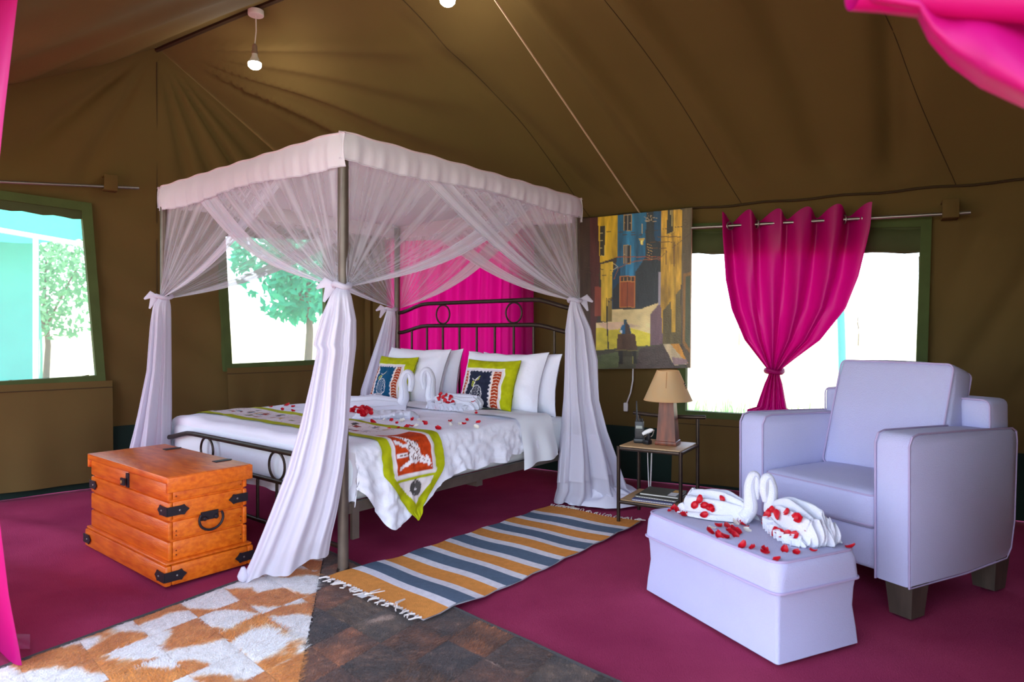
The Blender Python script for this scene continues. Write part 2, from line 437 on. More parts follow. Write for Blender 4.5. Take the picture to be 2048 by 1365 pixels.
window('window_1', gq1, CN, RG, '', .07, (gw(-260,800)[0], gw(222,800)[0], gw(180,960)[1], gw(190,762)[1]))
window('window_2', gq2, CN, RG, '', .05, (gw(450,760)[0], gw(660,760)[0], .30, gw(540,733)[1]))
window('window_3', bq3, P0, RB, '', .17, (bw(1350,860)[0], bw(1850,860)[0], .03, bw(1420,836)[1]))
window('window_4', bq4, P0, RB, '', .05)

# ================================================================== OUTSIDE
grass = mat('dry_grass', (190,184,150), .95, var=.35, vscale=.8, rgb2=(150,160,120), bump=.4, bscale=8, spec=.05)
tag(MB().grid(lambda u,v: (lerp(-450,450,u), lerp(-200,700,v), -.06), 60, 60).build('ground', grass), 
    'pale dry grassland stretching outside the tent windows', 'ground', kind='structure')
teal = mat('teal_tarpaulin', (0,168,140), .6, transl=.35, var=.2, vscale=.8)
teal_l = mat('pale_teal_canvas', (96,200,190), .7, transl=.3, var=.25, vscale=.7)
pale_pole = mat('pale_pole', (214,222,218), .5)
nt = thing('neighbour_tent', 'teal tarpaulin tent with pale poles outside the window without curtain', 'tent', (-6.35,9.0,-.06), math.radians(36))
MB().grid(lambda u,v: (lerp(-6.5,.62,u), lerp(-1.0,2.4,v), lerp(2.38,3.75,v)-.10*math.sin(math.pi*u*3)**2+.02*math.sin(u*40)), 50, 12).build('roof', teal, nt)
MB().grid(lambda u,v: (lerp(-6,0,u), .05*math.sin(u*22+v*3), lerp(0,2.42,v)), 70, 12).build('wall', teal_l, nt)
MB().grid(lambda u,v: (.04*math.sin(v*5), lerp(0,2.2,u), lerp(0,2.6,v)), 12, 12).build('wall', teal, nt)
for x in (-4.2,-.05,.58): MB().tube([(x,-1.0,0),(x,-1.0,2.40)], .03).build('pole', pale_pole, nt)
for x in (-1.6,.3): MB().tube([(x,-1.05,2.25),(x+.5,2.2,3.6)], .035).build('rafter', pale_pole, nt)
MB().tube([(-1.9,-1.02,2.62),(.6,-1.02,2.30)], .03).build('awning_bar', pale_pole, nt)
def tree(name, label, x, y, h, cr, n, seed, rgb, group=None):
    rr = random.Random(seed)
    t = thing(name, label, 'tree' if h > 2 else 'bush', (x,y,-.06), 0, group)
    mb = MB(); mb.tube([(0,0,0),(.05*h*.3,.02,h*.3),(-.03*h*.2,0,h*.6),(0,.05,h*.85)], [.05*h*.4,.04*h*.4,.03*h*.4,.01*h*.4])
    for k in range(5):
        a = rr.uniform(0,6.28); mb.tube([(0,0,h*.4),(math.cos(a)*cr*.4,math.sin(a)*cr*.4,h*.62),(math.cos(a)*cr*.75,math.sin(a)*cr*.75,h*.8)],[.022*h*.4,.015*h*.4,.006*h*.4],6)
    mb.build('trunk', mat('bark', (120,104,84), .9, var=.3), t)
    mb = MB()
    for k in range(n):
        while True:
            p = Vector((rr.uniform(-1,1),rr.uniform(-1,1),rr.uniform(-1,1)))
            if p.length < 1 and noise.noise(p*2.4+Vector((seed,0,0))) > -.12: break
        q = Vector((p.x*cr,p.y*cr,h*.68+p.z*h*.36)); s = rr.uniform(.03,.08)*h*.4
        e = Vector((rr.gauss(0,1),rr.gauss(0,1),rr.gauss(0,1))).normalized(); g = e.orthogonal().normalized()
        mb.add([q-e*s,q+g*s*.45,q+e*s,q-g*s*.45],[(0,1,2,3)])
    mb.build('foliage', mat('foliage_'+name, rgb, .8, transl=.4, var=.3, vscale=2), t, smooth=False)
tree('leafy_tree', 'bright green leafy tree outside the window beside the bed', -3.75, 12.2, 4.2, 1.3, 4800, 3, (60,190,150))
tree('thorn_bush', 'loose thorny bush standing behind the teal tent', -9.2, 13.2, 3.2, 1.3, 2600, 5, (120,180,130))
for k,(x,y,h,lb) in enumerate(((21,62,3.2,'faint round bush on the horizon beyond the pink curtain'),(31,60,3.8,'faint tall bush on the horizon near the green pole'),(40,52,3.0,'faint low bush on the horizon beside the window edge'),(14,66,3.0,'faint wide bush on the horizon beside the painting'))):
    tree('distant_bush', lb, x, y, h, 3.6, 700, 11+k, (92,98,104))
q = at(1688,700,7.4)
tag(MB().tube([(q.x,q.y,-.06),(q.x-.03,q.y,1.2),(q.x-.05,q.y,1.72)], .04, 10).build('fence_post', mat('teal_paint', (70,190,176), .5)), 'slim teal post standing on the grass outside the curtained window', 'post')

rg_ = random.Random(31); gb = MB()
for k in range(5200):                              # grass blades outside the windows
    if k % 2: p = P0+BX*rg_.uniform(-3.5,4)+BN*rg_.uniform(.35,5)
    else: p = CN+GX*rg_.uniform(-5,1)+GN*rg_.uniform(.5,6)
    if k % 2 == 0 and (p.x+6.35)*math.cos(math.radians(36))+(p.y-9)*math.sin(math.radians(36)) < .3: continue
    h = rg_.uniform(.12,.42); a = rg_.uniform(0,6.28); w = Vector((math.cos(a),math.sin(a),0))*.012; t = Vector((rg_.uniform(-.1,.1),rg_.uniform(-.1,.1),h))
    p.z = -.06; gb.add([p-w,p+w,p+t*.6+w*.5,p+t],[(0,1,2,3)])
tag(gb.build('grass_tufts', mat('green_grass_blades', (128,176,110), .8, transl=.4), smooth=False), 'green grass blades growing outside below the tent windows', 'grass', kind='stuff')
# ================================================================== BED
BF = Vector((-.806,3.197,0)); BA = math.atan2(.776,.631); BL, BWD = 2.0, 1.9
BLd = Vector((math.cos(BA),math.sin(BA),0)); BWd = Vector((-math.sin(BA),math.cos(BA),0))
def bed_w(l, w, z): return BF+BLd*l+BWd*w+Vector((0,0,z))
def to_bed(p): q = Vector(p)-BF; return (q.dot(BLd), q.dot(BWd), p[2])
bed = thing('four_poster_bed', 'bronze metal four-poster bed with ringed headboard and footboard', 'bed', BF, BA)
for x,y in ((0,0),(BL,0),(BL,BWD),(0,BWD)):
    mb = MB(); mb.tube([(x,y,0),(x,y,2.08)], .026, 14); mb.build('post', post_m, bed)
    MB().lathe([(.03,0),(.032,.02),(.027,.035)], 14, (x,y,0)).build('foot_cap', iron, bed)
def rail(x, y0, y1, zc, ze, r, name, n=24):
    pts = []
    for i in range(n+1):
        t = i/n; k = sm(0,.2,t)*(1-sm(.8,1,t)); pts.append((x, lerp(y0,y1,t), lerp(ze,zc,k)))
    return MB().tube(pts, r, 10).build(name, iron, bed)
def ring(x, y, z, r, ry=1):
    return MB().tube([(x,y+r*ry*math.cos(a*math.pi/14),z+r*math.sin(a*math.pi/14)) for a in range(28)], .007, 8, closed=True).build('ring', iron, bed)
def zrail(t, zc, ze): return lerp(ze, zc, sm(0,.2,t)*(1-sm(.8,1,t)))
rail(BL, 0, BWD, 1.40, 1.325, .0165, 'headboard_rail'); rail(BL, 0, BWD, 1.212, 1.15, .0165, 'headboard_rail')
rail(BL, 0, BWD, .42, .42, .014, 'headboard_rail')
for k in range(9):
    t = (k+1)/10; y = t*BWD; MB().tube([(BL,y,.42),(BL,y,zrail(t,1.212,1.15))], .0095, 8).build('spindle', iron, bed)
for t in (.3,.7): ring(BL, t*BWD, 1.306, .078)
rail(0, 0, BWD, .528, .47, .015, 'footboard_rail'); rail(0, 0, BWD, .366, .366, .0135, 'footboard_rail'); rail(0, 0, BWD, .13, .13, .012, 'footboard_rail')
for t in (.3,.7): ring(0, t*BWD, .447, .075)
for k in range(9):
    y = (k+1)/10*BWD; MB().tube([(0,y,.13),(0,y,.366)], .0085, 8).build('spindle', iron, bed)
for y in (.0,BWD):
    MB().box(.02,BL-.02,y-.012,y+.012,.285,.335).build('side_rail', post_m, bed, smooth=False)
    for x in (.06,): MB().box(x-.02,x+.02,y-.02,y+.0,.16,.34).build('rail_bracket', post_m, bed, smooth=False)
MB().box(.95,1.0,.0,BWD,.25,.285).build('cross_bar', post_m, bed, smooth=False)

# mattress
mt = thing('mattress', 'thick mattress in pale fitted sheet lying in the bed frame', 'mattress', BF, BA)
MB().rbox(.04,BL-.06,.015,BWD-.015,.325,.565,.05,4,puff=.006).build('fitted_sheet', sheet_c, mt)

# duvet: arc-length drape over the mattress edges
def edge(p, r=.055):                             # p>0 inside, p<0 falls down; returns (inset, drop)
    a = r*math.pi/2
    if p >= r: return p, 0.0
    s = r-p
    if s <= a: th = s/r; return r-r*math.sin(th), r*(1-math.cos(th))
    return 0.0, r+(s-a)
def duvet_f(u, v, off=0, l1=1.5, hang_near=None, z0=.607, foot=.29, amp=1.0):
    l_s = lerp(-foot, l1, u)
    hn = hang_near(l_s) if hang_near else .27
    w_s = lerp(-hn, BWD+.24, v)
    li, ld = edge(l_s)
    if w_s < BWD/2: wi, wd = edge(w_s); wpos = -.022+wi
    else: wi, wd = edge(BWD-w_s); wpos = BWD+.022-wi
    x = .048+li; z = z0-max(ld*(1-.35*sm(.02,.1,wd)),wd)
    if wd > .03: 
        f = sm(.03,.25,wd); s = -1 if w_s < BWD/2 else 1
        wpos += s*amp*f*(.03+.012*math.sin(l_s*17+4*nz((l_s,0,0),3,1.5))+nz((l_s,z0,1),11,.016))
        x += f*.02*math.sin(l_s*13)
    if ld > .03: x -= .012*math.sin(w_s*21)*sm(.03,.2,ld)-.03*sm(0,.14,ld)*(1-sm(.16,.3,ld))
    top = 1-sm(0,.05,ld+wd)
    z += amp*(nz((l_s,w_s,0),3.2,.016)+nz((l_s,w_s,2),9,.006))*(.4+.6*top)+off
    wr = 1-top
    wpos += -off if w_s < BWD/2 and wd > .02 else 0
    wpos += amp*wr*(nz((l_s*1.2,z*2.2,4),13,.014)+nz((l_s*1.5,z,5),34,.009))
    return (x, wpos, max(z,.06))
def hn(l): return lerp(.42,.21,sm(.28,.66,l))-.24*(1-sm(-.02,.20,l))+.010*math.sin(l*31)*sm(0,.2,l)-.04*sm(1.0,1.4,l)
def duv(u, v): 
    return duvet_f(u, v, hang_near=hn)
dv = thing('duvet', 'puffy white duvet drooping over the side of the bed', 'duvet', BF, BA)
dvm = MB().grid(duv, 130, 190).build('cover', white_cot, dv, ang=180)
# turned-down flat sheet near the pillows
def fs(u, v):
    p = list(duvet_f(lerp(.0,1,u), v, .012, hang_near=lambda l: .29+.05*math.sin(l*9), amp=.35)); l = lerp(1.30,1.66,u)
    p[0] = l+.02*math.sin(v*40)*(1 if p[2] < .5 else .2)+.05*(v < .5)*sm(.55,.3,p[2]); return tuple(p)
def fs2(u, v):
    l = lerp(1.32,1.66,u); w_s = lerp(-.30+.05*u, BWD+.2, v)
    wi, wd = edge(w_s) if w_s < BWD/2 else edge(BWD-w_s)
    wpos = (-.034+wi) if w_s < BWD/2 else BWD+.034-wi
    s = -1 if w_s < BWD/2 else 1
    wpos += s*sm(.03,.25,wd)*(.03+.015*math.sin(u*11))
    return (l+.05*sm(.05,.3,wd)*u, wpos, .617-wd+.004*math.sin(v*37+u*5)+.006*math.sin(u*6))
ts = thing('flat_sheet', 'smooth white sheet turned down over the duvet before the pillows', 'sheet', BF, BA)
fsm = MB().grid(fs2, 24, 120).build('cover', mat('white_sheet', (234,237,242), .8, bump=.1, bscale=20, spec=.15), ts, ang=180)
BV_D = bvh(dvm); BV_S = bvh(fsm)

# bed runner with printed animals
RN0, RN1 = .17, .59
rc = Canvas(210, 1180, (226,216,214))            # x = across (0 foot side), y = along; 500 px per metre; hanging end first
LIME = (172,176,18)
rr = random.Random(4)
HANG = 215                                        # px of hanging part before bed edge
for k in range(60):                               # small prints on the top
    y = rr.uniform(330,1150); x = rr.uniform(45,150); w = rr.uniform(8,26); h = rr.uniform(8,30)
    c = rr.choice([(172,66,40),(150,60,50),(120,128,60),(90,110,120),(190,150,60),(200,170,160),(70,66,62)])
    rc.poly([(x,y),(x+w,y+rr.uniform(-4,4)),(x+w,y+h),(x+rr.uniform(-3,3),y+h)], c, 14, .1, .1)
for yb in (330,470,620,780,940,1080):
    rc.poly([(40,yb),(170,yb),(170,yb+6),(40,yb+6)], (200,170,150))
for k in range(260):
    x = rr.uniform(40,170); y = rr.uniform(320,1160); rc.ell(x,y,1.6,1.6,(150,90,80))
rc.poly([(40,114),(170,114),(172,276),(38,276)], (240,232,232)); rc.poly([(46,121),(164,121),(166,270),(44,270)], (196,66,24), 14, .05, .05)
W_ = (242,236,238)                                # giraffe: legs to the foot side, neck to the head side
rc.poly([(96,206),(122,190),(128,160),(112,140),(90,152),(84,186)], W_)
for (a0,b0,a1,b1) in ((92,200,54,236),(90,186,52,200),(92,166,52,168),(98,150,58,136)): rc.line([(a0,b0),(a1,b1)], 9, W_)
rc.poly([(112,176),(112,148),(152,134),(156,144)], W_); rc.poly([(150,132),(160,136),(152,160),(144,156)], W_); rc.line([(152,134),(160,128)], 2.4, W_)
for k in range(70):
    x = rr.uniform(86,126); y = rr.uniform(146,200); rc.ell(x,y,1.9,1.9,(110,56,40))
for k in range(8): rc.ell(118+k*4.4,158-k*2.1,1.7,1.7,(110,56,40)); rc.ell(58+k*4.4,231-k*4.2,1.5,1.5,(110,56,40)); rc.ell(58+k*4.4,167,1.5,1.5,(110,56,40))
rc.poly([(0,104),(210,104),(210,110),(0,110)], LIME)
pts = [(105+(3+a*.17)*math.cos(a*.3), 80+(3+a*.19)*math.sin(a*.3)) for a in range(96)]
rc.line(pts, 3.6, (84,80,78))
rc.poly([(0,0),(32,0),(32,1180),(0,1180)], LIME, 10, .02, .02); rc.poly([(178,0),(210,0),(210,1180),(178,1180)], LIME, 10, .02, .02)
rc.poly([(0,116),(34,112),(105,40),(105,-4),(0,-4)], LIME, 10, .02, .02); rc.poly([(210,116),(176,112),(105,40),(105,-4),(210,-4)], LIME, 10, .02, .02)
rvc = []; rgrid = {}
NU, NV = 64, 330
def run_f(u, v):
    lw = lerp(RN0,RN1,u); s = v*(2.36)           # metres along from the tip
    tip = .26
    if s < tip: k = s/tip; lw = lerp((RN0+RN1)/2, lw, .02+.98*k); 
    w_s = s-.405
    # lie just above the duvet
    best = None
    wi, wd = edge(w_s) if w_s < BWD/2 else edge(BWD+.02-w_s)
    if wd < .03:
        p = bed_w(lw+.035, (-.02+wi) if w_s < BWD/2 else BWD+.02-wi, 1.2)
        h = BV_D.ray_cast(p, Vector((0,0,-1)))
        z = h[0].z+.005 if h[0] is not None else .61-wd
        q = (lw+.035, (-.02+wi) if w_s < BWD/2 else BWD+.02-wi, z)
    else:
        z = .607-wd; sgn = -1 if w_s < BWD/2 else 1
        o = bed_w(lw+.035, -.6 if sgn < 0 else BWD+.6, z); h = BV_D.ray_cast(o, BWd*(-sgn))
        w0 = to_bed(h[0])[1]+sgn*.008 if h[0] is not None and abs(to_bed(h[0])[1]-(0 if sgn < 0 else BWD)) < .2 else (-.07 if sgn < 0 else BWD+.07)
        q = (lw+.035, w0, z)
    rvc.append(rc.sample(lerp(2,208,u) if s >= tip else lerp(105,lerp(2,208,u),.02+.98*s/tip), s*500*.98))
    return q
rn = thing('bed_runner', 'lime bordered bed runner printed with giraffe and spiral, pointed end', 'runner', BF, BA)
mb = MB().grid(run_f, NU, NV)
V = np.array(mb.v).reshape(NV+1,NU+1,3)          # smooth the drape a little so it hangs as one cloth
for it in range(3):
    W2 = V.copy(); W2[1:-1] = (V[:-2]+2*V[1:-1]+V[2:])/4; W2[:,1:-1] = (W2[:,:-2]+2*W2[:,1:-1]+W2[:,2:])/4; V = W2
V[...,2] += .003; V[:int(NV*.19),:,1] -= .008
mb.v = [tuple(p) for p in V.reshape(-1,3)]
ro = mb.build('printed_cloth', mat('runner_print', attr=True, rough=.85, spec=.1, bump=.1, bscale=200), rn, ang=180)
colour(ro, rvc)

# pillows and cushions: closed puffed shapes
def pillow_mesh(w, h, t, seed, m, name, parent, n=34, cols=None, crease=.018):
    mb = MB(); cv = []
    for s in (1,-1):
        def f(u, v, s=s):
            a, b = u*2-1, v*2-1
            ed = (max(0,1-abs(a)**3.2)*max(0,1-abs(b)**3.2))**.5
            x = a*w/2*(1-.08*(1-b*b)*abs(a)); y = b*h/2*(1-.08*(1-a*a)*abs(b))+(nz((a*2,b,5),1.3,crease*.8,seed) if not cols else 0)
            z = s*(t/2*ed+.002)+nz((a,b,s),2.4,crease,seed)*ed+nz((a,b,s),6,crease*.5,seed)*ed
            if cols and s == 1: cv.append(cols(u,v))
            elif cols: cv.append(C(*LIME))
            return (x, z*-1, y+h/2)
        mb.grid(f, n, n)
    o = mb.build(name, m, parent, ang=80)
    if cols: colour(o, cv)
    return o
def lean(name, label, cat, l, w, z, tilt, yaw, wd, h, t, seed, group=None, mtl=white_cot, cols=None, n=34):
    # front face looks towards the foot; base at (l,w,z)
    p = bed_w(l,w,z); o = thing(name, label, cat, p, 0, group)
    o.rotation_euler = (math.radians(-tilt), 0, BA-math.pi/2+math.radians(yaw))
    return o, pillow_mesh(wd,h,t,seed,mtl,'cover' if not cols else 'printed_cover',o,n,cols)
lean('pillow', 'rear white pillow against the headboard at the painting side', 'pillow', 1.85,.44,.562,10,0,.74,.45,.15,1)
lean('pillow', 'white pillow behind the cushion with the navy bird panel', 'pillow', 1.69,.49,.572,18,2,.74,.46,.19,2)
lean('pillow', 'rear white pillow against the headboard at the window side', 'pillow', 1.85,1.40,.562,10,0,.74,.47,.15,3)
lean('pillow', 'white pillow behind the cushion with the blue bird panel', 'pillow', 1.69,1.44,.572,18,-3,.76,.48,.19,4)
def cushion_canvas(panel):
    c = Canvas(300, 240, LIME)
    c.fill(c.Y >= 0, LIME, 10, .02, .02)
    SX = 1.0
    c.poly([(-4,50),(246,50),(246,240),(-4,240)], (236,226,214)); c.poly([(0,54),(240,54),(240,240),(0,240)], (214,206,212))
    for x0,x1 in ((6,34),(186,234)):
        c.poly([(x0,64),(x1,64),(x1,240),(x0,240)], (236,220,200)); c.poly([(x0+4,66),(x1-4,66),(x1-4,240),(x0+4,240)], (164,56,26), 8)
        for y in range(70,245,15):
            mx = (x0+x1)/2; c.line([(x0+7,y+6),(mx,y),(x1-7,y+6)], 3.2, (238,214,190))
    p = []
    for x in range(46,180,5): p.append((x, 66+4*math.sin(x*.32)))
    for y in range(70,245,5): p.append((178+4*math.sin(y*.32), y))
    p += [(180,244),(44,244)]
    for y in range(240,70,-5): p.append((46+4*math.sin(y*.32), y))
    c.poly(p, panel, 8)
    wl_ = (232,230,232)
    c.line([(70,104),(88,112),(112,90)], 3, wl_); c.line([(88,112),(104,108),(114,88)], 2.5, (206,206,60)); c.ell(78,128,10,13,(196,200,70)); c.ell(78,128,5,8,panel)
    c.line([(92,112),(88,128),(84,142)], 3, wl_)
    bp = [(104+34*math.cos(a*.2)*(1+.15*math.sin(a*.2)), 178+44*math.sin(a*.2)) for a in range(33)]
    c.line(bp, 3, wl_)
    for yy in range(142,218,8):
        for xx in range(76,136,8):
            if ((xx-104)/30)**2+((yy-178)/40)**2 < 1: c.ell(xx+(yy//8%2)*3,yy,2.1,2.1,wl_)
    c.line([(100,222),(92,240)], 3, wl_); c.line([(116,222),(124,240)], 3, wl_)
    return c
cmat = mat('cushion_print', attr=True, rough=.85, spec=.1, bump=.15, bscale=220)
for l_,w_,lab,pc,yaw,t_ in ((1.565,.49,'lime edged cushion with a navy panel and white spotted bird',(40,44,62),4,20),(1.565,1.52,'lime edged cushion with a blue panel and white outlined bird',(22,78,112),-2,20)):
    cc = cushion_canvas(pc)
    lean('printed_cushion', lab, 'cushion', l_, w_, .612, t_, yaw, .47,.37,.10, 8 if yaw > 0 else 9, mtl=cmat, cols=lambda u,v: cc.sample(u*299,(1-v)*239), n=90)

# ================================================================== MOSQUITO NET
net = thing('mosquito_net', 'sheer white mosquito net draped over the four-poster and tied at its posts', 'mosquito net', BF, BA)
e_ = .035; ZT, ZV = 2.10, 1.965
cor = [(-e_,-e_),(BL+e_,-e_),(BL+e_,BWD+e_),(-e_,BWD+e_)]
pp = [(0,0),(BL,0),(BL,BWD),(0,BWD)]
MB().grid(lambda u,v: (lerp(-e_,BL+e_,u), lerp(-e_,BWD+e_,v), ZT-.05*math.sin(math.pi*u)*math.sin(math.pi*v)+nz((u,v,0),5,.01)*math.sin(math.pi*u)*math.sin(math.pi*v)), 40, 40).build('top_sheet', net_top, net, ang=180)
for i in range(4):
    A, B = Vector(cor[i]), Vector(cor[(i+1)%4]); d = (B-A); S = d.length; d.normalize(); nn = Vector((d.y,-d.x))
    h = .15 if i in (3,1) else .125
    def val(u, v, A=A, d=d, S=S, nn=nn, i=i, h=h):
        rnd = .02*(1-min(1,min(u,1-u)*S/.08)); p = A+d*(u*S)+nn*(.006*math.sin(u*70+i)*v+.004*math.sin(u*173)*v+.012*math.sin(v*3.1)-rnd)
        return (p.x, p.y, ZT+.004-h*v-.015*v*math.sin(u*9+i*2)+.003*math.sin(u*50)*(1-v))
    MB().grid(val, 120, 8).build('valance', net_top, net, ang=180)
    MB().tube([val(k/80,1.0) for k in range(81)], .004, 5).build('valance_hem', net_hem, net)
    MB().tube([val(k/80,.0) for k in range(81)], .005, 5).build('valance_piping', mat('net_piping', (206,186,196), .8), net)
    for end in (0,1):
        K0 = A if end == 0 else B; dd = d if end == 0 else -d
        kp = Vector(pp[i] if end == 0 else pp[(i+1)%4]); KZ = 1.375
        ph = i*1.7+end*2.9
        def sw(u, v, K0=K0, dd=dd, nn=nn, kp=kp, S=S, ph=ph, end=end):
            a, b = u, v
            top = K0+dd*(a*.74*S+.01)-nn*(.044 if end == 0 else .018)
            bb = b**.92; xy = top*(1-bb)+(kp+nn*.03)*bb
            z = lerp(ZV+.02, KZ, bb) - .10*math.sin(math.pi*b**.9)*a**1.5
            xy = xy+nn*((.005*math.sin(a*66+ph)+.004*math.sin(a*31+ph*2))*(1-.6*b)+(.035 if end else .008)*math.sin(math.pi*b)*a)
            return (xy.x, xy.y, z)
        nu, nv_ = 110, 22
        MB().grid(sw, nu, nv_).build('swag', net_sheer, net, ang=180, uvgrid=(nu,nv_,False))
        MB().grid(lambda u,v,sw=sw: tuple(Vector(sw(lerp(.85,1.0,u),v))+Vector((0,0,-.004))), 6, 22).build('swag_hem', net_hem, net, ang=180)
# tied tails: levels of (z, left px, left depth, right px, right depth, thickness)
def lev(py, a, ya, b, yb, th):
    ym = (ya+yb)/2; return (CAMH-(py-HZ)*ym/FPX, a, ya, b, yb, th)
TAILS = [
 [lev(574,674,3.15,694,3.15,.022), lev(590,662,3.12,702,3.12,.05), lev(640,640,3.1,712,3.12,.07), lev(690,626,3.1,712,3.12,.08), lev(700,634,3.1,711,3.12,.08), lev(760,622,3.09,704,3.12,.08),
  lev(850,600,3.05,697,3.12,.07), lev(940,573,3.03,688,3.12,.07), lev(1020,541,3.03,676,3.13,.065), lev(1100,508,3.05,664,3.15,.06), (.022,484,3.07,657,3.19,.05)],
 [lev(602,1141,4.7,1158,4.7,.022), lev(622,1136,4.68,1166,4.68,.06), lev(660,1131,4.66,1182,4.68,.08), lev(720,1130,4.64,1195,4.66,.09), lev(800,1129,4.6,1196,4.66,.10), lev(860,1126,4.56,1208,4.68,.11),
  lev(920,1121,4.5,1228,4.7,.12), lev(975,1117,4.50,1250,4.7,.13), (.06,1113,4.52,1270,4.72,.13), (.004,1108,4.54,1276,4.66,.13)],
 [lev(620,774,5.9,790,5.9,.022), lev(640,768,5.9,792,5.9,.05), lev(700,748,5.9,790,5.92,.07), lev(780,722,5.9,790,5.92,.09), (.3,716,5.95,792,5.95,.09), (.004,712,5.95,794,5.95,.1)],
 [lev(596,318,4.38,338,4.38,.022), lev(612,308,4.36,340,4.36,.05), lev(660,301,4.34,341,4.36,.06), lev(740,296,4.34,341,4.36,.07), lev(820,280,4.34,341,4.36,.08), lev(890,261,4.34,341,4.38,.08), (.25,252,4.34,342,4.36,.09), (.004,244,4.34,346,4.34,.1)]]
IM = (Matrix.Translation(BF) @ Matrix.Rotation(BA,4,'Z')).inverted()
for ti, T in enumerate(TAILS):
    zs = T[0][0]; ze = T[-1][0]
    lobes = 7 if ti != 1 else 9
    def tl(u, v, T=T, zs=zs, ze=ze, ti=ti, lobes=lobes):
        z = lerp(zs, ze, v); a, ya, b, yb, th = interp(T, z)
        Lp, Rp = at(a,HZ,ya), at(b,HZ,yb); c = (Lp+Rp)/2; hx = (Rp-Lp)/2; hy = Vector((-hx.y,hx.x,0)).normalized()
        an = 2*math.pi*u; k = sm(0,.15,v)
        rp = 1+k*(.10*math.sin(an*lobes+ti+v*2)+.06*math.sin(an*(lobes+6)+v*3))
        fy = 1+k*(.35*math.sin(an*lobes*1.0+ti*2)+.18*math.sin(an*17+v*2))
        p = c+hx*math.cos(an)*(.96+.04*rp)+hy*math.sin(an)*th*fy
        p.z = max(.004, z+(.012*math.sin(an*5+ti)*sm(.9,1,v)))
        if ti == 0: p.z += .085*((1+math.cos(an))/2)**1.5*sm(.72,1,v)
        return tuple(IM @ p)
    nu, nv_ = 120, 60
    MB().grid(tl, nu, nv_, cu=True).build('tied_drape', net_tail, net, ang=180, uvgrid=(nu,nv_,True))
    if ti == 1:                                  # lower ruffled tier and puddle on the carpet
        def rf(u, v, T=T, tl=tl, zs=zs, ze=ze):    # second tier, sewn onto the drape along its upper edge
            z = lerp(.47,.17,v)+.05*(u-.4)*v; p = (Matrix.Translation(BF) @ Matrix.Rotation(BA,4,'Z')) @ Vector(tl(lerp(.47,.83,u), (z-zs)/(ze-zs)))
            p.y -= .006+.035*v+.014*math.sin(u*34)*v; p.x -= .01*v*(1-u); return tuple(IM @ p)
        MB().grid(rf, 50, 8).build('ruffle', net_tail, net, ang=180)
        def pud(u, v):
            an = u*2*math.pi; r_ = v; p = Vector((.62,4.57,0))+Vector((math.cos(an)*.30*r_*(1+.12*math.sin(an*5)), math.sin(an)*.18*r_*(1+.15*math.sin(an*4+1)),0))
            p.z = .005+.085*(1-r_)**.6*(1+.3*math.sin(an*7+r_*9))+.03*abs(math.sin(an*9+r_*5))*(1-r_*.9)
            return tuple(IM @ p)
        MB().grid(pud, 90, 16, cu=True).build('floor_puddle', mat('net_cotton', (232,229,241), .85, spec=.05), net, ang=180)
    if ti == 0:
        MB().lathe([(.004,0),(.02,.012),(.026,.03),(.018,.05),(.008,.07)], 12, IM @ Vector((at(488,HZ,3.07).x,3.06,.014))).build('drape_corner', net_tail, net)
    a, ya, b, yb, th = T[0][1:]; kc = (at(a,HZ,ya)+at(b,HZ,yb))/2; kc.z = zs+.004
    kl = IM @ kc; X2 = (IM.to_3x3() @ Vector((1,0,0))); rad = (at(b,HZ,yb)-at(a,HZ,ya)).length/2+.012
    Y2 = (IM.to_3x3() @ Vector((0,1,0)))
    kn = MB(); kn.tube([kl+X2*rad*math.cos(k*.4488)+Y2*(rad+.012)*math.sin(k*.4488)+Vector((0,0,.008*math.sin(k*.9))) for k in range(14)], .014, 8, closed=True)
    kn.build('tie_band', net_hem, net)
    side = -1 if ti in (0,3,2) else 1
    bw_ = MB()
    for q,(dx,dz) in enumerate(((.085,-.012),(.05,-.075))):
        bw_.tube([kl+X2*side*rad*.8, kl+X2*side*(rad+dx*.5)+Vector((0,0,.018-q*.03)), kl+X2*side*(rad+dx)+Vector((0,0,dz))], [.008,.024,.006], 8, flat=.35)
    bw_.build('tie_bow', net_hem, net)
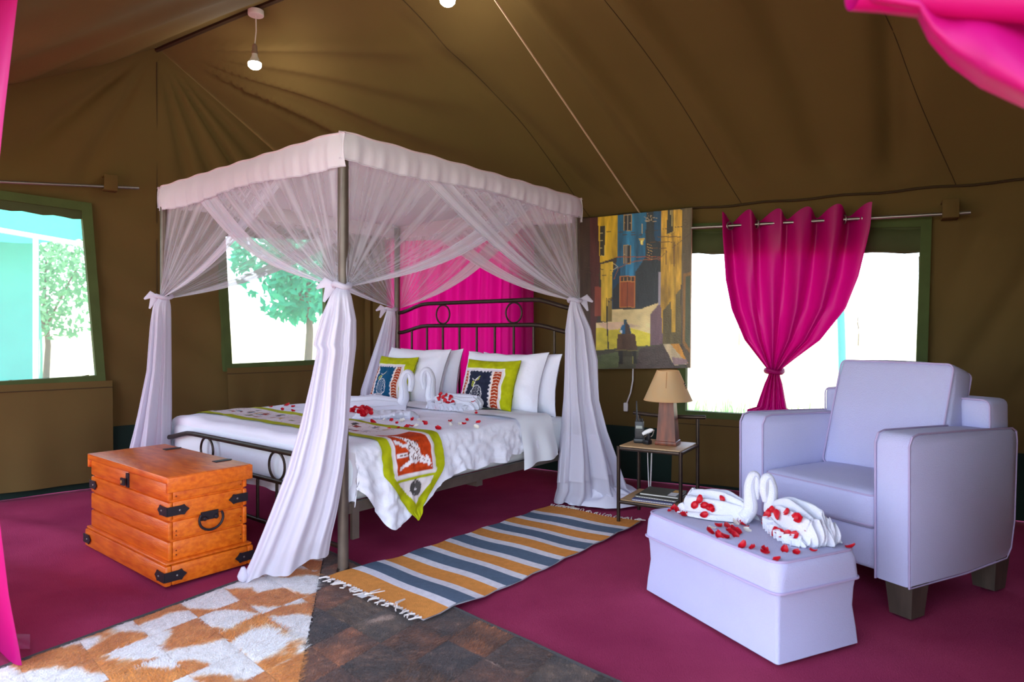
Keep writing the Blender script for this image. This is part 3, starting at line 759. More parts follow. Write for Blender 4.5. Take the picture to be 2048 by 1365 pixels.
# ================================================================== TOWEL SWANS AND PETALS
def swan(name, label, base, ang, s, body_len, body_w, body_h, head, seed, group=None, pleats=7, curl=.7):
    """ang: direction the tail points; the neck rises at base and curls towards -ang+head"""
    o = thing(name, label, 'towel swan', base, ang, group)
    def body(u, v):
        e = u; ph = v*2-1
        w = body_w*(.35+.65*sm(0,.75,e))*(1-.10*sm(.85,1,e)); prof = (sm(-.15,.2,e))*(1-.75*e)
        cup = max(0,1-abs(ph)**2.6)
        pl = (abs(math.sin(ph*math.pi*pleats*.5+seed))**.6*1.1-.6)*sm(.05,.5,e)+.18*math.sin(ph*29+seed*2+e*4)*sm(.3,.9,e)
        x = body_len*(e*(1-.10*ph*ph)+.03*math.sin(ph*16+seed)*sm(.7,1,e)); y = w*ph*(1+.03*math.sin(e*12+seed))
        z = body_h*cup*(prof+.26*e)*(1+pl)+body_h*pl*.4*cup*e+.004
        return (x-.02*s, y, max(z,.001))
    mb = MB().grid(body, 44, 60)
    bo = mb.build('folded_body', towel_m, o, ang=180)
    ru = MB()                                     # gathered tail end
    def ruf(u, v):
        ph = u*2-1; p = Vector(body(1.0,u)); r_ = .022*s
        return (p.x-r_*.4+r_*1.6*math.sin(v*3.0)+.012*s*math.sin(u*pleats*9), p.y, max(.001,p.z*(1-v)+.010*s*math.sin(u*pleats*9+v*2)*(1-v)))
    ru.grid(ruf, 90, 8); ru.build('ruffled_edge', towel_m, o, ang=180)
    if head[0] < 0:                               # gathered side hem on the open side
        def sd(u, v):
            p = Vector(body(lerp(.12,1.0,u),.05)); k = math.sin(u*52+seed)
            return (p.x+.010*s*math.cos(u*52+seed+v*1.5), p.y-.012*s-.020*s*k*(.5+.5*v)-.012*s*(1-v), .002+.062*s*v*(.85+.15*math.sin(u*31))*(1-.25*u))
        MB().grid(sd, 150, 6).build('gathered_hem', towel_m, o, ang=180)
    # neck: an upside-down U, half of a heart
    pts = []; cx = head[0]; hd = (-cx*math.cos(ang), cx*math.sin(ang)); tocam = Vector((-math.sin(ang),-math.cos(ang),0))
    for (a, z) in ((.04,.02),(.0,.07),(-.002,.13),(.004,.19),(-.012,.232),(-.04,.25),(-.068,.235),(-.078,.195),(-.070,.155),(-.062,.125)):
        k_ = curl if a < 0 else 1; pts.append(Vector((a*k_*s*hd[0], a*k_*s*hd[1], z*s)))
    P2 = []
    for i in range(len(pts)-1):                  # Catmull-Rom
        p0,p1,p2,p3 = pts[max(i-1,0)],pts[i],pts[i+1],pts[min(i+2,len(pts)-1)]
        for k in range(4):
            t = k/4; P2.append(.5*((2*p1)+(p2-p0)*t+(2*p0-5*p1+4*p2-p3)*t*t+(3*p1-p0-3*p2+p3)*t**3))
    P2.append(pts[-1])
    m = len(P2); rs = [s*lerp(.040,.024,sm(0,.45,i/m))*lerp(1,.62,sm(.75,1,i/m)) for i in range(m)]
    nk = MB().tube(P2, rs, 14); nk.build('neck', towel_m, o, ang=180)
    MB().tube([p+tocam*rs[i]*.98 for i,p in enumerate(P2[4:-4],4)], .0022*s, 5).build('towel_seam', mat('towel_edge', (206,208,226), .9), o)
    return o, bo
BVS = []
b1 = atz(807,818,.612); b2 = atz(862,818,.612)
def zb(p):
    zz = [h[0].z for h in (t.ray_cast(Vector((p.x,p.y,1.3)),Vector((0,0,-1))) for t in (BV_D,BV_S)) if h[0] is not None]
    return Vector((p.x,p.y,(max(zz) if zz else .61)-.004))
o1, bo = swan('towel_swan', 'rolled white towel swan on the bed facing the window side cushion', zb(b1), math.radians(184), 1.06, .50,.15,.085,(1,0),1); BVS.append(bvh(bo))
o2, bo = swan('towel_swan', 'pleated white towel swan on the bed fanned towards the navy bird cushion', zb(b2), math.radians(-20), 1.08, .37,.115,.088,(-1,0),2,pleats=8); BVS.append(bvh(bo))
# two loosely rolled towels beside the swans
def roll(label, p, q, r, seed):
    n = 26; P_ = [p.lerp(q,k/n)+Vector((0,.03*math.sin(k/n*3.1),0)) for k in range(n+1)]
    base = p.copy(); o = thing('rolled_towel', label, 'towel', zb(base), 0)
    mb = MB()
    def f(u, v):
        c = P_[min(n,int(v*n+.5))]; an = u*2*math.pi; rr_ = r*(1+.14*math.sin(an*3+v*7+seed)+.10*nz((u*3,v*9,seed),2,1))*(.35+.65*(sm(0,.12,v)*(1-sm(.88,1,v)))**.5)
        g = zb(c); d_ = Vector((g.x, g.y+math.cos(an)*rr_*1.5, g.z+max(0,rr_*.62+math.sin(an)*rr_*.72)))
        return tuple(d_-zb(base))
    b_ = mb.grid(f, 28, 50, cu=True).build('towel_roll', towel_m, o, ang=180); BVS.append(bvh(b_)); return o
roll('long white rolled towel lying in front of the bed swans', atz(706,836,.62), atz(838,831,.62), .038, 1)
roll('long white rolled towel lying behind the bed swans', atz(672,806,.63), atz(768,801,.63), .045, 2)

# ottoman frame is needed for its swans
OTT = Vector((.921,2.324,0)); OA = math.atan2(.42,.908); OH = .355
def petal_mesh(seed):
    r_ = random.Random(seed); L_ = r_.uniform(.019,.025); Wd = L_*r_.uniform(.8,1.1); cup = r_.uniform(.3,.7); tw = r_.uniform(-.5,.5)
    def f(u, v):
        a = v; w = Wd*(math.sin(math.pi*min(1,a*.86+.10))**.7); b = u*2-1
        return (b*w*.62, (a-.5)*L_*1.5, .004+cup*.011*(b*b)+.010*(a-.4)**2*2.2+tw*.006*b*a)
    mb = MB().grid(f, 6, 6); me = mb.build('petal_proto', red_p); d = me.data; bpy.data.objects.remove(me); return d
PET = [petal_mesh(k) for k in range(6)]
PETW = [d.copy() for d in PET[:3]]
for d in PETW: d.materials[0] = white_p
def petal(p, nrm, label, group, white=False):
    o = bpy.data.objects.new('rose_petal', R.choice(PETW if white else PET)); COL.objects.link(o)
    z = (nrm+Vector((R.uniform(-.5,.5),R.uniform(-.9,.2),0))).normalized()
    o.rotation_mode = 'XYZ'; o.rotation_euler = (z.to_track_quat('Z','Y') @ Matrix.Rotation(R.uniform(0,6.28),3,'Z').to_quaternion()).to_euler()
    o.location = p-z*.001; k = R.uniform(.85,1.25); o.scale = (k,k,k)
    tag(o, label, 'petal', group); return o
def shoot(px, py, trees):
    d = ray(px,py).normalized(); best = None
    for t in trees:
        h = t.ray_cast(Vector((0,0,CAMH)), d)
        if h[0] is not None and (best is None or h[3] < best[3]): best = h
    if best is None: return None
    n = best[1]; n = n if n.z > 0 else -n
    if n.dot(d) > 0: n = Vector((n.x*.3,n.y*.3,abs(n.z)+.3)).normalized()
    return best[0], n
def petals(lst, trees, label, group, white=False):
    for x,y in lst:
        h = shoot(x,y,trees)
        if h: petal(h[0], h[1], label, group, white)
c7 = lambda l: [(650+x/2.968, 640+y/2.968) for x,y in l]
c3 = lambda l: [(340+x/3.657, 790+y/3.657) for x,y in l]
c5 = lambda l: [(680+x/4.452, 680+y/4.452) for x,y in l]
front = c7([(283,612),(395,600),(428,617),(522,597),(592,613),(600,622),(745,608),(820,623),(845,600),(912,612),(310,645),(382,655),(432,652),(485,643),(515,637),(672,650),(900,557)])
left = c3([(740,95),(770,50),(812,58),(858,80),(903,90),(820,112),(760,62),(898,122),(785,48)])
petals(front+left, [BV_D,BV_S]+BVS, 'red rose petal scattered on the white duvet', 'red petals on the duvet')
petals(c7([(350,600),(460,605),(560,605),(740,630),(800,625),(900,640),(540,640)]), [BV_D,BV_S]+BVS, 'white rose petal scattered on the white duvet', 'white petals on the duvet', True)
b_l = c5([(105,450),(150,440),(215,415),(240,430),(310,425),(270,460),(205,490),(340,470),(420,425),(95,490),(145,490),(95,440),(180,455)]+[(R.uniform(75,275),R.uniform(600,662)) for k in range(24)])
b_r = c5([(720,305),(645,328),(820,490),(845,470),(855,475),(890,530),(985,575),(1010,560),(940,545),(960,570),(870,590),(820,550),(810,580),(830,560),(900,605),(1185,560),(1215,658)]+[(R.uniform(800,1010),R.uniform(465,600)) for k in range(14)])
petals(b_l, BVS+[BV_D], 'red rose petal on the towels at the window side of the bed', 'red petals on the bed towels by the window')
petals(b_r, BVS+[BV_D], 'red rose petal on the pleated towel swan on the bed', 'red petals on the pleated bed swan')

# ================================================================== OTTOMAN
ot = thing('ottoman', 'lavender white upholstered ottoman with piped lid below towel swans', 'ottoman', OTT, OA)
OW, OL = .405, .757
def ott_ring(z):                                   # body: narrow waist below the lid, slightly flared foot
    if z > .245: return -.008
    k = z/.245; return .010*math.sin(k*math.pi)+.004
def rr_path(x0, x1, y0, y1, r, n=5):
    p = []
    for cx,cy,a0 in ((x1-r,y1-r,0),(x0+r,y1-r,90),(x0+r,y0+r,180),(x1-r,y0+r,270)):
        for k in range(n+1):
            a = math.radians(a0+90*k/n); p.append((cx+r*math.cos(a),cy+r*math.sin(a)))
    return p
def loft(levels, x0, x1, y0, y1, cap=True):
    mb = MB(); n = None
    for z,ins,r in levels:
        q = rr_path(x0+ins,x1-ins,y0+ins,y1-ins,r); n = len(q); mb.v += [(x,y,z) for x,y in q]
    m = len(levels); mb.f = [(i*n+k,i*n+(k+1)%n,(i+1)*n+(k+1)%n,(i+1)*n+k) for i in range(m-1) for k in range(n)]
    if cap: mb.f += [tuple(range(n-1,-1,-1)), tuple((m-1)*n+k for k in range(n))]
    return mb
loft([(.002,-.002,.012),(.06,.002,.014),(.14,.010,.016),(.21,.006,.018),(.25,.0,.02)], 0, OW, 0, OL).build('skirt', lav, ot)
lid = loft([(.24,-.006,.03),(.26,-.008,.035),(.32,-.006,.045),(.345,.0,.05),(.354,.012,.05)], 0, OW, 0, OL).build('lid', lav, ot)
MB().tube([(x,y,.247) for x,y in rr_path(-.010,OW+.010,-.010,OL+.010,.035)], .005, 6, closed=True).build('piping', pip, ot)
MB().tube([(x,y,.351) for x,y in rr_path(.002,OW-.002,.002,OL-.002,.05)], .005, 6, closed=True).build('piping', pip, ot)
top_t = BVHTree.FromPolygons([Matrix.Translation(OTT) @ Matrix.Rotation(OA,4,'Z') @ Vector(p) for p in ((0,0,OH),(OW,0,OH),(OW,OL,OH),(0,OL,OH))], [(0,1,2,3)])
OV = []
ob = lambda px,py: atz(px,py,OH)
p1, p2 = ob(1500,1046), ob(1543,1052)
tl_dir = math.atan2(.908,-.42)
o3, bo = swan('towel_swan', 'white towel swan on the ottoman spread towards the side table', p1, tl_dir+.22, .80, .30,.135,.085,(1,0),3,pleats=5,curl=.5); OV.append(bvh(bo))
o4, bo = swan('towel_swan', 'petal covered towel swan on the ottoman with ruffled tail', p2, tl_dir-math.pi-.12, .80, .30,.105,.115,(-1,0),4,pleats=6,curl=.5); OV.append(bvh(bo))
c8 = lambda l: [(1290+x/3.413, 940+y/3.413) for x,y in l]
petals(c8([(95,263),(200,275),(220,285),(250,305),(258,318),(170,288),(235,290),(495,395),(440,432),(500,458),(560,390),(645,370),(660,380),(600,415),(590,440),(560,470),(610,455),(545,470),(580,425),(625,430),(700,400),(670,528),(735,545),(810,555),(820,580),(950,555),(1030,570),(905,620),(1145,565),(1125,618),(1225,600),(1285,592),(1405,540),(1320,480),(1310,460)]), [top_t]+OV, 'red rose petal strewn on the ottoman lid', 'red petals on the ottoman lid')
petals(c8([(610,370),(690,420),(455,405),(575,385)]), [top_t]+OV, 'white rose petal strewn on the ottoman lid', 'white petals on the ottoman lid', True)
petals(c8([(383,205),(340,243),(410,243),(450,258),(535,200),(405,312),(460,265)]), OV+[top_t], 'red rose petal on the ottoman swan near the side table', 'red petals on the ottoman swan near the side table')
petals(c8([(880,270),(850,300),(830,320),(915,308),(985,290),(1030,315),(1060,330),(1105,425),(805,385),(830,410),(890,425),(920,430),(980,440),(1020,450),(860,290),(825,330),(1045,325),(870,415),(905,425),(940,440)]), OV+[top_t], 'red rose petal on the ruffled ottoman swan', 'red petals on the ruffled ottoman swan')

# ================================================================== ARMCHAIR
CH = Vector((1.585,2.665,0)); CA = math.atan2(-.879,.477)
ch = thing('armchair', 'large lavender white upholstered armchair with dark wooden block legs', 'armchair', CH, CA)
W0 = -.875                                         # local x runs from W0 (window side) to 0 (outer side), y back
def arm(x0, x1):
    mb = MB()
    prof = [(0,.135),(0,.70),(.02,.735),(.06,.745),(.42,.735),(.78,.722),(.815,.705),(.822,.66),(.80,.30),(.77,.18),(.73,.14),(.40,.128)]
    prof = [(a, z) for a,z in prof]
    n = len(prof); rings = ((x0,-.012),(x0+.006,-.004),(x0+.018,0),(x1-.018,0),(x1-.006,-.004),(x1,-.012))
    cy, cz = .41, .44
    for x,ins in rings:
        for y,z in prof:
            k = 1+ins/.42; mb.v.append((x, cy+(y-cy)*k, cz+(z-cz)*k))
    m = len(rings); mb.f = [(i*n+k,i*n+(k+1)%n,(i+1)*n+(k+1)%n,(i+1)*n+k) for i in range(m-1) for k in range(n)]+[tuple(range(n-1,-1,-1)),tuple((m-1)*n+k for k in range(n))]
    a = mb.build('armrest', lav, ch, ang=50)
    for x in (x0+.004,x1-.004):
        pts = [(x, cy+(y-cy)*1.004, cz+(z-cz)*1.004) for y,z in prof]
        MB().tube(pts, .0042, 6, closed=True).build('piping', pip, a)
arm(-.15, 0); arm(W0, W0+.15)
MB().rbox(W0+.13,-.13,.03,.80,.15,.335,.02,3).build('base', lav, ch)
sc = MB().rbox(W0+.152,-.152,-.005,.62,.325,.485,.035,4,puff=.014).build('seat_cushion', lav, ch)
MB().tube([(x,y,.470) for x,y in rr_path(W0+.158,-.158,-.002,.60,.03)], .004, 6, closed=True).build('piping', pip, sc)
MB().tube([(x,y,.345) for x,y in rr_path(W0+.158,-.158,-.002,.60,.03)], .004, 6, closed=True).build('piping', pip, sc)
bk = MB().rbox(W0+.02,-.02,.63,.80,.30,.855,.03,4,puff=.004).build('backrest', lav, ch)
MB().tube([(x,.635,z) for x,z in rr_path(W0+.024,-.024,.34,.852,.03)], .004, 6, closed=True).build('piping', pip, bk)
Mc = Matrix.Translation((0,.44,.475)) @ Matrix.Rotation(math.radians(-17),4,'X')
bc = MB().rbox(W0+.15,-.15,-.01,.15,0,.56,.03,4,M=Mc,puff=.02).build('back_cushion', lav, ch)
for yy in (-.006,.146):
    MB().tube([Mc @ Vector((x,yy,z)) for x,z in rr_path(W0+.153,-.153,.004,.556,.03)], .0045, 6, closed=True).build('piping', pip, bc)
for x,y in ((-.06,.075),(-.06,.70),(W0+.06,.075),(W0+.06,.70)):
    mb = MB(); t_, b_ = .058,.045
    mb.add([(x-t_,y-t_,.15),(x+t_,y-t_,.15),(x+t_,y+t_,.15),(x-t_,y+t_,.15),(x-b_,y-b_,0),(x+b_,y-b_,0),(x+b_,y+b_,0),(x-b_,y+b_,0)],
           [(0,1,2,3),(7,6,5,4),(0,4,5,1),(1,5,6,2),(2,6,7,3),(3,7,4,0)]); mb.build('leg', legwood, ch, smooth=False)
# ================================================================== CHEST
CHO = Vector((-1.568,3.028,0))
cs = thing('wooden_chest', 'orange varnished pine chest with black iron corner straps', 'chest', CHO, BA)
DX, LY = .43, .97                                   # depth along x, length along y; near corner at origin
i_ = .022
MB().rbox(i_+.012,DX-i_-.012,i_+.012,LY-i_-.012,.01,.47,.004).build('carcass', orange, cs, smooth=False)
plz = [(.0,.092),(.106,.194),(.200,.285),(.291,.376),(.382,.462)]
for k,(z0,z1) in enumerate(plz):
    e = 0 if k == 0 else i_; th = .03 if k == 0 else .022
    r_ = .0075
    if k == 4:                                      # front course is split at the hasp
        for y0,y1 in ((e,LY*.47),(LY*.47+.006,LY-e)): MB().rbox(e,e+th,y0,y1,z0,z1,r_).build('plank', orange, cs)
    else: MB().rbox(e,e+th,e,LY-e,z0,z1,r_).build('plank', orange, cs)
    MB().rbox(DX-e-th,DX-e,e,LY-e,z0,z1,r_).build('plank', orange, cs)
    for y0,y1 in ((e,e+th),(LY-e-th,LY-e)): MB().rbox(e+th+.001,DX-e-th-.001,y0+.002,y1-.002,z0,z1 if k < 4 else .425,r_).build('plank', orange, cs)
for e,z in ((.006,.094),): MB().rbox(e,DX-e,e,LY-e,z,z+.012,.005).build('plinth_moulding', orange, cs)
lidp = MB().rbox(.010,DX-.008,.006,LY-.006,.466,.497,.004).build('lid', orange, cs)
for y0,y1 in ((.0,.022),(LY-.022,LY)): MB().rbox(.012,DX-.004,y0,y1,.424,.494,.004).build('lid_end_board', orange, lidp)
def strap_poly(l, h, pt=.35):
    return [(0,-h/2),(l*.62,-h/2),(l*.76,-h/2*1.15),(l*.84,-h*.3),(l,0),(l*.84,h*.3),(l*.76,h/2*1.15),(l*.62,h/2),(0,h/2)]
def face_M(o, ux, uy):
    ux, uy = Vector(ux), Vector(uy); uz = ux.cross(uy); M = Matrix((ux,uy,uz)).transposed().to_4x4(); return Matrix.Translation(o) @ M
def strap(o, ux, uy, l, h):
    n = Vector(ux).cross(Vector(uy)); st = MB().prism(strap_poly(l,h), .004, face_M(Vector(o),ux,uy))
    b = st.build('iron_strap', hasp_m, cs, smooth=False)
    c = Vector(o)+Vector(ux)*l*.55+n*.005
    MB().lathe([(.0055,-.002),(.005,.001),(.002,.0025)], 10, c, n.to_track_quat('Z','Y').to_matrix()).build('screw', steel, b)
for z,e,l,h in ((.335,i_,.10,.042),(.045,0,.10,.044)):
    strap((e-.004,e-.004,z),(0,1,0),(0,0,-1),l*.95,h)                 # long face at near corner (faces -x)
    strap((e-.004,e-.004,z),(1,0,0),(0,0,1),l,h)                     # end face (faces -y)
    strap((e-.004,LY-e,z),(0,-1,0),(0,0,1),l*.95,h); strap((DX-e,e-.004,z),(-1,0,0),(0,0,-1),l,h)
# handle on the end
hm = MB().box(DX/2-.042,DX/2+.042,.016,.022,.262,.302); hd_ = thing
hb = hm.build('handle_plate', hasp_m, cs, smooth=False)
for x in (DX/2-.028,DX/2+.028): MB().lathe([(.011,0),(.011,.012),(.006,.018)],10,(x,.018,.272),Vector((0,-1,0)).to_track_quat('Z','Y').to_matrix()).build('handle_lug', hasp_m, hb)
MB().tube([(DX/2+.058*math.cos(a), .002, .268+.052*math.sin(a)*1.0) for a in [math.radians(150+k*(240/16)) for k in range(17)]], .006, 8).build('ring_handle', hasp_m, hb)
# hasp on the front
hp = MB().box(-.0+i_-.006,i_+.001,LY*.47-.012,LY*.47+.018,.385,.455).build('hasp', hasp_m, cs, smooth=False)
MB().box(i_-.02,i_-.012,LY*.47+.005,LY*.47+.05,.395,.43).build('hasp_tongue', hasp_m, hp, smooth=False)
MB().lathe([(.009,0),(.009,.003),(.003,.004)],12,(i_-.021,LY*.47+.03,.412),Vector((-1,0,0)).to_track_quat('Z','Y').to_matrix()).build('hasp_hole', mat('brass', (196,150,90), .4, metal=.6), hp)
for y in (LY*.2,LY*.78): MB().prism([(0,-.022),(.08,-.022),(.095,0),(.08,.022),(0,.022)], .003, face_M(Vector((DX-.105,y,.497)),(1,0,0),(0,1,0))).build('lid_hinge', hasp_m, lidp, smooth=False)
for z in (.40,.34,.32,.24,.22,.15,.13):
    for x in (.06,DX-.055): MB().lathe([(.004,0),(.003,.0015)],8,(x,i_+.0015,z),Vector((0,-1,0)).to_track_quat('Z','Y').to_matrix()).build('nail', mat('nail_rust', (120,44,14), .6), cs)

# ================================================================== BEDSIDE TABLE AND WHAT STANDS ON IT
TB = Vector((.6485,4.08,0)); TX = Vector((.85,-.525,0)).normalized(); TA = math.atan2(TX.y,TX.x)
tb = thing('side_table', 'two tier side table with dark metal frame and pine boards', 'table', TB, TA)
TW, TD, TZ = .385, .34, .463
for x,y,h in ((0,0,TZ),(TW,0,TZ),(0,TD,TZ+.165),(TW,TD,TZ+.165)): MB().tube([(x,y,0),(x,y,h)], .0115, 10).build('leg', iron, tb)
for z in (TZ-.012,.125):
    MB().tube([(0,0,z),(TW,0,z),(TW,TD,z),(0,TD,z)], .0105, 8, closed=True).build('frame', iron, tb)
MB().rbox(.004,TW-.004,.004,TD-.004,TZ-.008,TZ+.006,.003).build('table_top', tabwood, tb)
MB().rbox(.004,TW-.004,.004,TD-.004,.126,.140,.003).build('shelf', tabwood, tb)
MB().tube([(lerp(-.035,TW+.05,k/14), TD-.02*math.sin(k/14*math.pi), TZ+.168-.006*math.sin(k/14*math.pi)) for k in range(15)], .0125, 10).build('back_rail', iron, tb)
def on_t(x, y, z=TZ+.006): return TB+TX*x+Vector((-TX.y,TX.x,0))*y+Vector((0,0,z))
lp = thing('table_lamp', 'wooden table lamp with tapered body and cream shade', 'lamp', on_t(.245,.19), TA+.1)
lampwood = mat('lamp_wood', (138,72,46), .4, var=.45, vscale=6, stretch=(5,5,.8), rgb2=(80,44,32))
def frust(mb, b, t, z0, z1): return mb.add([(-b,-b,z0),(b,-b,z0),(b,b,z0),(-b,b,z0),(-t,-t,z1),(t,-t,z1),(t,t,z1),(-t,t,z1)],[(3,2,1,0),(4,5,6,7),(0,1,5,4),(1,2,6,5),(2,3,7,6),(3,0,4,7)])
MB().rbox(-.066,.066,-.066,.066,0,.026,.006).build('base', lampwood, lp)
frust(MB(), .058,.042,.026,.285).build('body', lampwood, lp, smooth=False)
shade_m = mat('parchment_shade', (244,204,146), .6, transl=.5, var=.2, vscale=9, rgb2=(238,208,160))
MB().tube([(0,0,.28),(0,0,.36)], .012, 8).build('bulb_holder', plastic_w, lp)
sh = MB().grid(lambda u,v: ((lerp(.145,.066,v)+.002*math.sin(u*25))*math.cos(u*6.2832),(lerp(.145,.066,v)+.002*math.sin(u*25))*math.sin(u*6.2832), lerp(.272,.452,v)), 40, 6, cu=True).build('lamp_shade', shade_m, lp)
for z,r_ in ((.272,.145),(.452,.066)): MB().tube([(r_*math.cos(k*.1571),r_*math.sin(k*.1571),z) for k in range(40)], .0025, 6, closed=True).build('shade_ring', shade_m, sh)
a_ = math.radians(-38)-TA-.1
for k in range(5):
    an = math.radians(-62)+.07*(k%2)-TA-.1; zz = .375-.012*(k//2); rr_ = lerp(.145,.066,(zz-.272)/.18)+.002
    an += .55
    MB().tube([(rr_*math.cos(an+.03*math.cos(t)),rr_*math.sin(an+.03*math.cos(t)),zz+.005*math.sin(t)) for t in [j*.7854 for j in range(8)]], .0014, 5, closed=True).build('stitched_motif', hasp_m, sh)
MB().tube([( (lerp(.145,.066,v)+.003)*math.cos(-2.0-TA),(lerp(.145,.066,v)+.003)*math.sin(-2.0-TA), lerp(.272,.452,v)) for v in (.45,.6,.8,.97)], .002, 5).build('shade_seam', mat('seam_tan', (196,140,90), .7), sh)
# two-way radio in its charger
rd = thing('walkie_talkie', 'black walkie talkie with antenna standing on the side table', 'walkie talkie', on_t(.075,.155), TA+.25)
MB().rbox(-.034,.034,-.03,.03,0,.03,.008,2).build('charger', black, rd)
bd = MB().rbox(-.027,.027,-.017,.017,.02,.135,.006,2).build('body', mat('radio_grey', (52,52,54), .4), rd)
MB().tube([(-.016,0,.13),(-.016,0,.15),(-.016,0,.152),(-.018,0,.26)], [.0075,.007,.0055,.004], 8).build('antenna', black, rd)
for x in (.004,.018): MB().lathe([(.006,0),(.006,.016),(.004,.018)],10,(x,0,.134)).build('knob', black, rd)
MB().rbox(-.02,.02,-.0195,-.0165,.09,.108,.001,1).build('display', mat('lcd', (150,158,150), .3), bd)
for k in range(4): MB().box(-.018,.018,-.0185,-.0165,.045+k*.009,.049+k*.009).build('grille_slot', black, bd, smooth=False)
c2 = thing('handset_clip', 'small black clip charger beside the walkie talkie', 'charger', on_t(.137,.125), TA-.4)
MB().rbox(-.022,.022,-.02,.02,0,.028,.006,2).build('base', black, c2); MB().rbox(-.018,.018,-.002,.014,.02,.065,.005,2).build('holder', black, c2)
MB().tube([(-.012,-.004,.03),(-.004,-.02,.045),(.012,-.012,.06)], .004, 6).build('wire_clip', iron, c2)
pl = thing('power_plug', 'white plug lying on the black charger beside the lamp', 'plug', on_t(.135,.135,.528), TA+.2)
MB().tube([(-.03,0,0),(-.01,0,.012),(.02,0,.026),(.035,.0,.03)], [.010,.014,.014,.006], 10).build('plug_body', plastic_w, pl)
MB().tube([(.03,0,.028),(.036,.03,.024),(.015,.10,-.02),(-.02,.17,-.052),(-.035,.22,-.07),(-.035,.235,-.20),(-.03,.24,-.36),(-.02,.25,-.515)], .003, 6).build('cord', plastic_w, pl)
# books on the shelf
def book(name, label, x, y, z, w, d, h, ang, rgb, spiral=False):
    o = thing(name, label, 'book' if not spiral else 'notebook', on_t(x,y,z), TA+ang)
    c = mat('cover_%d_%d_%d' % rgb, rgb, .45)
    MB().rbox(-w/2,w/2,-d/2,d/2,0,.003,.001,1).build('back_cover', c, o, smooth=False); MB().rbox(-w/2,w/2,-d/2,d/2,h-.003,h,.001,1).build('front_cover', c, o, smooth=False)
    MB().box(-w/2+.004,w/2-.004,-d/2+.003,d/2-.003,.003,h-.003).build('pages', mat('paper', (226,222,210), .9), o, smooth=False)
    if spiral:
        for k in range(16): 
            yy = -w/2+.01+k*(w-.02)/15; MB().tube([(yy,-d/2+.004+.006*math.cos(t),h/2+.008*math.sin(t)) for t in [j*.7854 for j in range(8)]], .0011, 5, closed=True).build('spiral_loop', steel, o)
    else: MB().box(-w/2-.001,w/2+.001,d/2-.003,d/2+.001,0,h).build('spine', c, o, smooth=False)
    return o
book('notebook', 'blue and pink spiral notebook at the bottom of the shelf pile', .20,.10,.140,.25,.17,.012,.06,(92,98,150),True)
book('notebook', 'lower dark ring bound notebook in the shelf pile', .215,.145,.153,.26,.20,.013,-.02,(66,62,52),True)
bk_ = book('book', 'top olive book with a white and gold panel on the shelf', .225,.165,.167,.24,.19,.014,.03,(70,68,52))
MB().box(.05,.10,-.085,.0,.0141,.0146).build('cover_label', mat('label_white', (226,222,214), .6), bk_, smooth=False)
MB().box(.055,.105,.01,.07,.0141,.0146).build('cover_picture', mat('label_gold', (206,150,40), .6), bk_, smooth=False)

# ================================================================== PAINTING
pc = Canvas(331, 455, (60,50,40))                  # a third of the sketch scale
T3 = lambda l: [(x/3,y/3) for x,y in l]
def PG(l, c, n=16, nx=.03, ny=.006): pc.poly(T3(l), c, n, nx, ny)
PG([(0,0),(993,0),(993,1365),(0,1365)], (58,48,36), 12)
PG([(20,100),(175,100),(175,1365),(20,1365)], (62,42,28), 16)
PG([(140,90),(225,90),(225,500),(190,1240),(150,1240)], (78,34,30), 18)
PG([(185,680),(235,680),(235,915),(185,915)], (140,62,44), 14)
PG([(205,90),(375,90),(372,440),(225,490)], (206,168,30), 26); PG([(225,190),(272,190),(268,430),(225,430)], (44,42,30), 14)
for y in (250,310,370): pc.line(T3([(228,y),(268,y)]), 1.2, (190,180,120))
pc.line(T3([(250,195),(250,428)]), .9, (190,180,120)); pc.line(T3([(272,190),(268,430),(225,432)]), 1.6, (214,190,90))
PG([(228,500),(335,475),(328,960),(235,960),(235,640)], (206,170,48), 26); PG([(295,800),(328,760),(328,960),(290,960)], (130,110,50), 14)
PG([(372,80),(600,80),(600,620),(330,620),(372,440)], (22,88,120), 26); PG([(440,80),(505,80),(505,600),(440,600)], (30,110,150), 26)
PG([(560,70),(722,70),(722,820),(560,860),(520,860),(520,560),(600,440)], (36,42,46), 14); PG([(560,80),(605,80),(600,430),(560,470)], (20,96,132), 22)
PG([(660,70),(722,70),(722,330),(670,300)], (20,66,96), 16)
PG([(330,560),(395,520),(395,858),(330,858)], (18,66,92), 18); PG([(335,700),(395,640),(395,858),(335,858)], (36,44,48), 10)
for (x0,y0,x1,y1) in ((428,100,485,228),(424,345,478,495),(765,60,815,255)):
    PG([(x0,y0),(x1,y0),(x1,y1),(x0,y1)], (40,40,44), 10); pc.line(T3([(x0,y0),(x1,y0),(x1,y1),(x0,y1),(x0,y0)]), 1.6, (178,140,70))
    for k in range(1,4): xx = lerp(x0,x1,k/4); pc.line(T3([(xx,y0),(xx,y1)]), .8, (150,140,120))
    pc.line(T3([(x0,(y0+y1)/2),(x1,(y0+y1)/2)]), 1, (170,150,110))
PG([(395,595),(515,595),(515,845),(395,845)], (150,70,26), 24); PG([(403,600),(508,600),(508,635),(403,635)], (60,44,30), 8)
pc.line(T3([(395,845),(395,595),(515,595),(515,845),(395,845)]), 2.2, (196,120,50)); pc.line(T3([(455,640),(455,842)]), 1.5, (96,40,16)); pc.line(T3([(397,637),(513,637)]), 1.6, (200,130,60))
for k in range(7): pc.line(T3([(410+k*15,602),(410+k*15,634)]), 1, (190,130,70))
PG([(330,862),(560,862),(720,805),(720,900),(650,1150),(195,1195),(195,970),(328,960)], (226,200,140), 16, .01,.012)
PG([(195,1010),(480,1010),(640,1060),(640,1155),(195,1195)], (226,206,60), 22, .01,.012); PG([(200,975),(420,960),(560,1000),(300,1030)], (222,186,150), 12, .01,.02)
